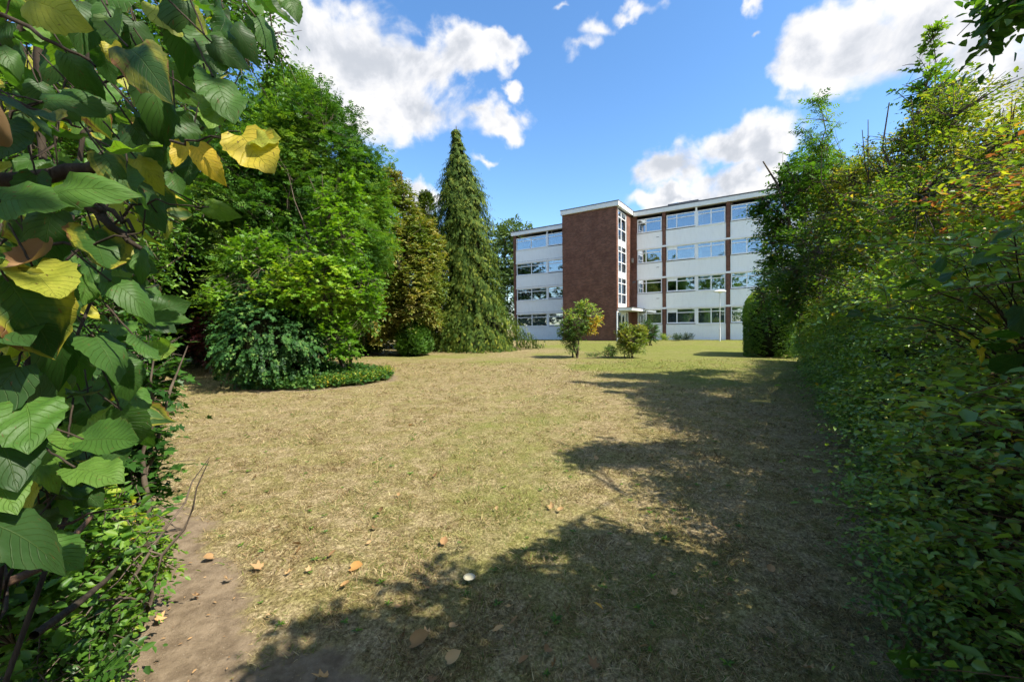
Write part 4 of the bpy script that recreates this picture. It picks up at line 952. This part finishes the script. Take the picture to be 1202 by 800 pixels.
# near twig with big leaves on the right
def broad(name, label, cat, base, O, Dv, size, tint, lm, stems, nn=None, leafname='foliage'):
    root = empty(name, base); tag(root, label, cat); n_ = len(O)
    Nn = nn if nn is not None else np.array([0, -.3, 1.]) + RNG.normal(0, .5, (n_, 3))
    link(leafname, leaves_mesh('lv', np.array(O), np.array(Dv), Nn, np.array(size), np.array(tint), BRD, curl=RNG.normal(0, .12, n_), smooth=True), lm, root)
    if stems: 
        K = len(stems[0][0]); link('stem', tubes_mesh('st', np.array([s_[0] for s_ in stems]), np.array([s_[1] for s_ in stems]), 6), M['darktwig'], root)
    return root
O = []; Dv = []; sz = []; ti = []; st = []
for (px, py, Yd, L, ang) in ((1125, 318, 1.5, .1, 150), (1170, 300, 1.3, .1, 170), (1180, 330, 1.3, .1, 20), (1140, 345, 1.4, .09, 120), (1105, 300, 1.6, .09, 110), (1032, 372, 1.7, .08, 160), (1045, 362, 1.7, .08, -20), (1020, 380, 1.8, .07, 190),
                             (1120, 372, 1.5, .1, 5), (1085, 385, 1.5, .08, 175), (1150, 365, 1.4, .09, 60), (1165, 400, 1.35, .1, 30), (1190, 395, 1.25, .1, 190), (1198, 360, 1.2, .1, 90), (1055, 350, 1.7, .07, 60), (1010, 366, 1.9, .07, 170),
                             (1150, 290, 1.5, .09, 60), (1190, 270, 1.3, .1, 130), (1080, 330, 1.7, .08, 150), (1195, 430, 1.2, .1, 200)):
    p = at(px, py, Yd); a = R(ang); v = math.cos(a) * rt - math.sin(a) * up * .7 + RNG.normal(0, .35) * fw
    O.append(p); Dv.append(v); sz.append(L * .8); ti.append(RNG.uniform(.1, .5)); b0 = at(1215, 420, 1.6)
    st.append((curve_pts(b0 + (0, 0, -.1), p, 6, .12, .03), .004 * (1 - .7 * np.linspace(0, 1, 6))))
root = broad('hazel_shoot', 'arching shoots with large bluish-green leaves leaning from the hedge at the right', 'plant', (1.75, 1.3, 0), O, Dv, sz, ti, M['hazel'], st)
O = []; Dv = []
for (px, py, ang) in ((1140, 402, 200), (1158, 392, 160), (1150, 410, 250), (1100, 392, 240), (1128, 392, 190)):
    O.append(at(px, py, 1.4)); a = R(ang); Dv.append(-math.cos(a) * rt + math.sin(a) * up + RNG.normal(0, .3) * fw)
for i, (s_, t_) in enumerate(((.05, .93), (.06, .9), (.055, .96), (.04, .85), (.045, .92))):
    yl_ = link('yellow_leaf', leaves_mesh('yl', np.array(O[i:i + 1]), np.array(Dv[i:i + 1]), -fw[None] + RNG.normal(0, .3, (1, 3)) + (0, 0, .5), np.array([s_]), np.array([t_]), BRD, smooth=True), M['hazel'], root)
    yl_['label'] = 'bright yellow leaf'
# broad seedling at the hedge foot
b = G(1075, 815); O = []; Dv = []
for (ang, L) in ((150, .10), (60, .08), (95, .075), (200, .07), (20, .08)):
    a = R(ang); O.append(b + (0, 0, .12)); Dv.append(math.cos(a) * rt + math.sin(a) * up * .6 + fw * RNG.normal(0, .3))
broad('seedling', 'pale broad-leaved seedling at the foot of the hedge in the bottom right', 'plant', b, O, Dv, [.11, .08, .08, .07, .08], [.62, .66, .6, .5, .55], M['hazel'],
      [(curve_pts(b, b + (0, 0, .12), 4, 0, .02), np.full(4, .003))])

# ------------------------------------------------------------------ left side
hb = np.array([-1.35, .75, 0.])
def hazel():
    root = empty('hazel_bush', hb); tag(root, 'hazel bush with large toothed leaves close to the viewer at the left', 'bush')
    heroes = [ # px, py, dist, length, angle (0 right, 90 up), tint
        (185, 5, .50, .085, -42, .84), (250, 90, .48, .085, -60, .5), (150, 55, .45, .115, -35, .22), (175, 90, .50, .10, -70, .45), (78, 62, .55, .08, -60, .42),
        (65, 228, .42, .095, 20, .62), (38, 312, .42, .10, -50, .86), (110, 270, .5, .10, -70, .38), (160, 292, .55, .06, -65, .6), (30, 472, .42, .085, -42, .6),
        (88, 548, .42, .07, -15, .66), (98, 515, .46, .085, -5, .5), (-15, 560, .4, .075, -20, .66), (-25, 610, .38, .11, -25, .2), (-20, 410, .42, .075, -10, .74),
        (240, 243, .6, .06, -8, .72), (175, 412, .62, .05, 5, .8), (185, 415, .6, .055, 15, .78), (30, 0, .45, .085, -10, .86), (-10, 110, .42, .09, -30, .2), (5, 140, .45, .085, -80, .3),
        (60, 250, .5, .1, -100, .3), (120, 180, .52, .09, -50, .42), (205, 130, .55, .085, -100, .4), (10, 330, .4, .12, -80, .25), (60, 380, .48, .09, -60, .3), (110, 395, .5, .09, -40, .45),
        (130, 330, .5, .085, -30, .5), (0, 235, .4, .09, 10, .5), (240, 40, .5, .08, -70, .45), (290, 0, .6, .06, -50, .62), (330, -8, .62, .05, -60, .66), (150, 200, .5, .09, -80, .4),
        (50, 120, .5, .085, 10, .4), (300, 20, .62, .07, -50, .45), (262, 10, .6, .08, -75, .35), (338, -6, .6, .055, -70, .5), (130, 20, .48, .07, -60, .7), (190, 160, .58, .07, -90, .45), (20, 430, .42, .1, -110, .25), (140, 425, .55, .07, -60, .42), (0, 380, .42, .09, 0, .3),
        (215, 0, .5, .09, -75, .4), (170, 230, .6, .08, -60, .42), (90, 0, .5, .09, -70, .35), (70, 460, .6, .07, 0, .3), (150, 480, .7, .06, 0, .5), (-10, 500, .4, .1, -60, .2)]
    O = []; Dv = []; sz = []; ti = []; Nn = []
    for (px, py, dd, L, ang, t_) in heroes:
        p = CAM + ray(px, py) * dd * 1.12; a = R(ang); Dv.append(math.cos(a) * rt + math.sin(a) * up + RNG.normal(0, .2) * fw); O.append(p); sz.append(L * .74)
        ti.append(t_); Nn.append(-unit(ray(px, py)) * .8 + np.array([.25, 0, .45]) + RNG.normal(0, .28, 3))
    for q in range(170):                # more of them, a hand's breadth deeper
        y_ = RNG.uniform(-40, 640); e_ = np.interp(y_, [-40, 60, 230, 330, 420, 520, 640], [350, 285, 205, 185, 165, 150, 60]); x_ = e_ - (e_ + 90) * RNG.random()
        O.append(CAM + ray(x_, y_) * RNG.uniform(.52, .85)); Dv.append(np.array([.35, -.1, -.6]) + RNG.normal(0, .6, 3)); sz.append(RNG.uniform(.035, .068)); ti.append(RNG.uniform(.2, .78) if RNG.random() > .07 else .87); Nn.append(np.array([.4, -.6, .6]) + RNG.normal(0, .5, 3))
    # the mass behind them
    m_ = 560
    py = RNG.uniform(-60, 620, m_); edge = np.interp(py, [-60, 60, 230, 330, 420, 520, 620], [350, 285, 205, 190, 175, 120, 40]); px = edge - (edge + 140) * RNG.random(m_) ** 1.15
    dd = RNG.uniform(.75, 1.9, m_)
    for i in range(m_):
        p = CAM + ray(px[i], py[i]) * dd[i]; O.append(p); Dv.append(np.array([.3, 0, -.75]) + RNG.normal(0, .6, 3)); sz.append(RNG.uniform(.04, .085))
        ti.append(float(np.clip(RNG.normal(.42, .15), 0, .8)) if RNG.random() > .07 else RNG.uniform(.84, .95)); Nn.append(np.array([.5, -.5, .7]) + RNG.normal(0, .5, 3))
    O = np.array(O); link('foliage', leaves_mesh('lv', O, np.array(Dv), np.array(Nn), np.array(sz), np.array(ti), BRD, curl=RNG.normal(-.1, .42, len(O)), smooth=True), M['hazel'], root)
    # the crinkled yellow pair
    Oy = [CAM + (ray(283, 158)) * .52, CAM + (ray(232, 172)) * .54, CAM + (ray(295, 165)) * .52, CAM + (ray(214, 168)) * .55, CAM + (ray(130, 52)) * .56]
    Dy = [unit(.55 * rt - .8 * up), unit(.5 * rt - .8 * up), unit(1 * rt + .05 * up), unit(-.1 * rt - 1 * up), unit(.4 * rt - .8 * up)]
    Ny = -fw[None] + np.array([[.3, 0, .5], [.1, 0, .4], [.2, 0, .9], [.5, 0, .2], [.2, 0, .4]])
    for i, (s_, t_, c_, lb) in enumerate(((.066, .94, .25, 'large crinkled bright yellow leaf'), (.048, 1., -.3, 'orange-yellow leaf with brown spots'), (.036, .86, .1, 'small pale yellow leaf pointing sideways'), (.034, .97, .3, 'yellow leaf folded downwards'), (.036, .9, .2, 'small bright yellow leaf high up'))):
        me = leaves_mesh('yl', np.array(Oy[i:i + 1]), np.array(Dy[i:i + 1]), Ny[i:i + 1], np.array([s_]), np.array([t_]), BRD, curl=np.array([c_]), smooth=True)
        o = link('yellow_leaf', me, M['hazel'], root); o['label'] = lb
    Oy = [CAM + (ray(-8, 190)) * .45, CAM + (ray(55, 285)) * .5, CAM + (ray(10, 172)) * .46, CAM + (ray(20, 350)) * .5]
    for i, (d_, s_, t_) in enumerate(((rt * 1 + up * .1, .045, .4), (-up + rt * .15, .045, .25), (rt + up * .3, .03, .4), (-up + .3 * rt, .035, .3))):
        me = leaves_mesh('dl', np.array(Oy[i:i + 1]), d_[None], -fw[None] + RNG.normal(0, .4, (1, 3)) + (0, 0, .5), np.array([s_]), np.array([t_]), BRD, curl=np.array([1.6]), smooth=True)
        o = link('dead_leaf', me, M['dry'], root); o['label'] = 'curled dry brown leaf'
    # stems
    st = []; base = hb
    for (pts, r_, D_) in (([(-60, 215), (60, 208), (125, 192), (150, 190)], .013, .62), ([(100, 232), (120, 255), (145, 275), (166, 292)], .0075, .56), ([(95, 225), (130, 248), (150, 262), (160, 280)], .004, .57),
                          ([(-40, 5), (30, 32), (80, 58), (112, 78)], .0035, .55), ([(-30, 100), (30, 125), (70, 138), (95, 150)], .003, .55), ([(60, 287), (110, 288), (145, 277), (172, 268)], .0022, .55), ([(-60, 60), (0, 45), (60, 5), (110, -40)], .014, .9), ([(40, -60), (50, 200), (30, 480), (-30, 900)], .010, 1.05), ([(120, -60), (95, 160), (70, 420), (-60, 900)], .008, 1.3), ([(200, 165), (235, 168), (262, 160), (283, 157)], .0018, .53), ([(110, 280), (160, 240), (200, 235), (245, 243)], .002, .62), ([(-40, 500), (20, 560), (60, 620), (120, 600)], .006, .9)):
        P = np.array([CAM + (ray(*q)) * D_ for q in pts]); t = np.linspace(0, 1, 4); tt = np.linspace(0, 1, 10); P = np.stack([np.interp(tt, t, P[:, i]) for i in range(3)], 1)
        P[1:-1] += RNG.normal(0, .0035, (8, 3)); st.append((P, r_ * (1 - .6 * tt)))
    for i in range(26):
        e = O[RNG.integers(len(heroes), len(O))]; p = curve_pts(base + RNG.normal(0, .15, 3) * (1, 1, 0) + (0, 0, RNG.uniform(0, 1.4)), e, 10, .1, .04); st.append((p, .007 * (1 - .75 * np.linspace(0, 1, 10))))
    for i in range(len(O)): st.append((curve_pts(O[i], O[i] - unit(np.array(Dv[i])) * .04 + (-.01, 0, .02), 10, 0, .01), np.full(10, .0011)))
    link('branch', tubes_mesh('br', np.array([s_[0] for s_ in st]), np.array([s_[1] for s_ in st]), 7), M['darktwig'], root)
hazel()
# small-leaved tree over and behind the hazel
tree('elm_tree', 'small-leaved elm hanging over the left edge behind the hazel leaves', 'tree', (-4.6, 3.7, 0.05),
     [ell(120, 90, 3.8, 130, 110), ell(40, 200, 3.6, 110, 130), ell(225, 30, 3.8, 78, 60), ell(150, 240, 3.8, 70, 90), ell(290, 20, 4.2, 40, 46), ell(318, 72, 4.3, 16, 40), ell(60, 380, 3.4, 90, 90), ell(130, 340, 3.6, 50, 60)],
     3000, 9, .3, .05, OV, M['ash'], trunk_r=.055, limbs=40, inner=.3, seed=12, upb=-.1, lump=.3, stems=3, twig_r=.004, droop=.4)
# maple seedlings and low shrub
tree('field_maple', 'small field maple with dark lobed leaves under the hazel at the left', 'shrub', (-2.75, 2.75, 0.02),
     [ell(110, 460, 2.7, 75, 50), ell(150, 540, 2.8, 45, 45), ell(60, 520, 2.5, 80, 60), ell(170, 430, 3.0, 35, 40), ell(140, 590, 2.8, 40, 30)],
     700, 8, .24, .07, LOB, M['ash'], trunk_r=.025, limbs=24, inner=.25, seed=13, upb=.2, stems=4, twig_r=.003)
tree('snowberry_bush', 'low shrub with small bright yellow-green leaves beside the bare soil at the left', 'bush', (-1.95, 1.85, 0),
     [ell(70, 700, 1.9, 90, 70), ell(120, 650, 2.1, 60, 50), ell(20, 640, 1.9, 90, 70), ell(20, 780, 1.6, 110, 50), ell(160, 665, 2.2, 30, 30), ell(90, 770, 1.75, 45, 40), ell(60, 620, 1.6, 80, 45), ell(20, 700, 1.4, 70, 60)],
     1500, 8, .19, .047, OV, M['lowshrub'], trunk_r=.014, limbs=40, inner=.3, seed=14, upb=.35, stems=5, twig_r=.0022, spread=1.0, limb_r=.6, low_cut=.03)
# elder shoot in the bottom left corner
p0 = at(95, 815, 1.5); root = empty('elder_seedling', (p0[0], p0[1], 0)); tag(root, 'pinnate seedling shoot with narrow dark leaflets at the bottom left corner', 'plant')
tube('stem', [np.array([p0[0], p0[1], -.01]), p0, at(130, 775, 1.5)], [.004, .003, .0015], M['twig'], root, 5)
me = leaves_mesh('el', np.array([at(95, 800, 1.5), at(118, 785, 1.5), at(70, 790, 1.52)]), np.array([rt * .8 + up * .35, up * .9 + rt * .3, up * .8 - rt * .1]), np.tile(np.array([0, -.4, 1.]), (3, 1)), np.array([.17, .15, .14]), np.array([.3, .35, .4]), T_pinnate(4, .13)); link('foliage', me, M['ash'], root)
# dead branches in the low shrub
root = empty('dead_branch', G(20, 790)); tag(root, 'dead grey-brown branch slanting through the low shrub at the left', 'branch')
tube('bark', np.array([CAM + unit(ray(*q)) * d_ for q, d_ in (((-30, 700), 1.75), ((50, 665), 1.9), ((95, 620), 2.05), ((108, 605), 2.1))]), [.013, .011, .008, .006], M['twig'], root)
root = empty('dead_branch', G(60, 770)); tag(root, 'dark fallen branch below the grey-brown one in the low shrub', 'branch')
tube('bark', np.array([CAM + unit(ray(*q)) * d_ for q, d_ in (((40, 745), 1.85), ((95, 705), 2.0), ((125, 680), 2.15), ((138, 665), 2.25))]), [.011, .010, .008, .005], M['darktwig'], root)

# ------------------------------------------------------------------ fallen leaves and bits on the lawn
def fallen(name, label, px, py, size, tint, tm=LOB, curl=.4, group=None, cat='leaf', z=.012, ang=None, tilt=.35):
    b = G(px, py); a = RNG.uniform(0, 6.28) if ang is None else R(ang)
    me = leaves_mesh(name, np.zeros((1, 3)), np.array([[math.cos(a), math.sin(a), .05]]), np.array([[0, 0, 1.]]) + RNG.normal(0, tilt, (1, 3)), np.array([size * .8]), np.array([tint * .85]), tm, curl=np.array([curl]), smooth=True)
    o = bpy.data.objects.new(name, me); me.materials.append(M['dry']); col.objects.link(o); o.location = (b[0], b[1], b[2] + z)
    tag(o, label, cat, group); return o
GL = 'fallen leaves on the lawn'
BR2 = (BRD[0], BRD[1])
fallen('fallen_leaf', 'yellow leaf lying alone on sunlit dry grass near the shadow', 412, 668, .10, .88, BR2, .35, GL)
fallen('fallen_leaf', 'orange leaf on the bare soil at the left', 184, 732, .075, .78, LOB, .5, GL)
fallen('fallen_leaf', 'pale curled leaf on the edge of the bare soil', 268, 681, .075, .55, LOB, .7, GL)
fallen('fallen_leaf', 'pale brown crumpled leaf left of a smaller orange one', 308, 668, .09, .5, LOB, .6, GL)
fallen('fallen_leaf', 'small orange leaf right of the crumpled pale brown one', 335, 676, .07, .75, LOB, .5, GL)
fallen('fallen_leaf', 'long pink-brown leaf on sunlit grass above the soil edge', 355, 640, .085, .5, OV, .5, GL)
fallen('fallen_leaf', 'narrow fresh green leaf in the shade of the foreground', 708, 717, .085, 1.0, OVN, .1, GL, ang=130)
fallen('fallen_leaf', 'orange leaf cut by the bottom edge at the middle', 385, 797, .09, .8, LOB, .5, GL)
fallen('fallen_leaf', 'large curled brown leaf in the shade in front of the pale disc', 483, 757, .11, .42, BR2, .7, GL)
fallen('fallen_leaf', 'dark brown leaf touching the large curled one', 473, 750, .07, .1, LOB, .6, GL)
fallen('fallen_leaf', 'star-shaped tan leaf in deep shade at the lower right', 943, 785, .08, .5, LOB, .5, GL)
fallen('fallen_leaf', 'orange-brown leaf on the shadow edge beyond the pale disc', 648, 598, .09, .75, LOB, .5, GL)
b = G(551, 682); ds = empty('mushroom', b); tag(ds, 'pale round mushroom cap on the grass at the shadow edge', 'mushroom')
mt, n = mat('mushroom_cap'); ob = n.n('ShaderNodeTexCoord').outputs['Object']; out(n, pbsdf(n, n.mix(n.noise(ob, 40, 3), (.36, .32, .2), (.5, .47, .33)), .6))
MB().lathe((0, 0, .022), [(0, 0), (.034, .002), (.038, .008), (.03, .014), (0, .017)], 20).build('cap', mt, ds); MB().lathe((0, 0, 0), [(.008, 0), (.007, .024)], 10).build('stem', mt, ds)
spots = [(282, 598), (300, 655), (348, 650), (362, 672), (385, 655), (400, 690), (318, 723), (430, 640), (445, 600), (467, 583), (360, 597), (520, 640), (440, 620), (540, 700), (535, 735), (600, 712), (622, 700), (470, 712),
         (500, 690), (578, 743), (525, 778), (508, 797), (598, 735), (645, 762), (648, 785), (583, 600), (655, 600), (716, 567), (844, 623), (905, 672), (826, 727), (912, 745), (735, 640), (790, 700), (860, 700), (250, 655), (235, 700), (330, 620), (300, 560), (160, 690), (240, 560),
         (510, 560), (560, 530), (620, 500), (480, 500), (400, 530), (350, 500), (700, 540), (700, 787), (760, 760), (610, 780), (505, 745)]
shade_ok = lambda px, py: py > 600 + (600 - min(px, 600)) * .5 or px > 720
protos = [fallen('fallen_leaf', None, px, py, .05 + .03 * RNG.random(), .2 + .6 * RNG.random(), [LOB, OV, BR2][i % 3], .3 + .4 * RNG.random(), GL) for i, (px, py) in enumerate(spots)]
for o, (px, py) in zip(protos, spots):
    o['label'] = 'small curled brown leaf in the shaded part of the lawn' if shade_ok(px, py) else ('small curled brown leaf on the bare soil patch' if px < 262 and py > 620 else 'small curled dry leaf on the sunlit lawn')
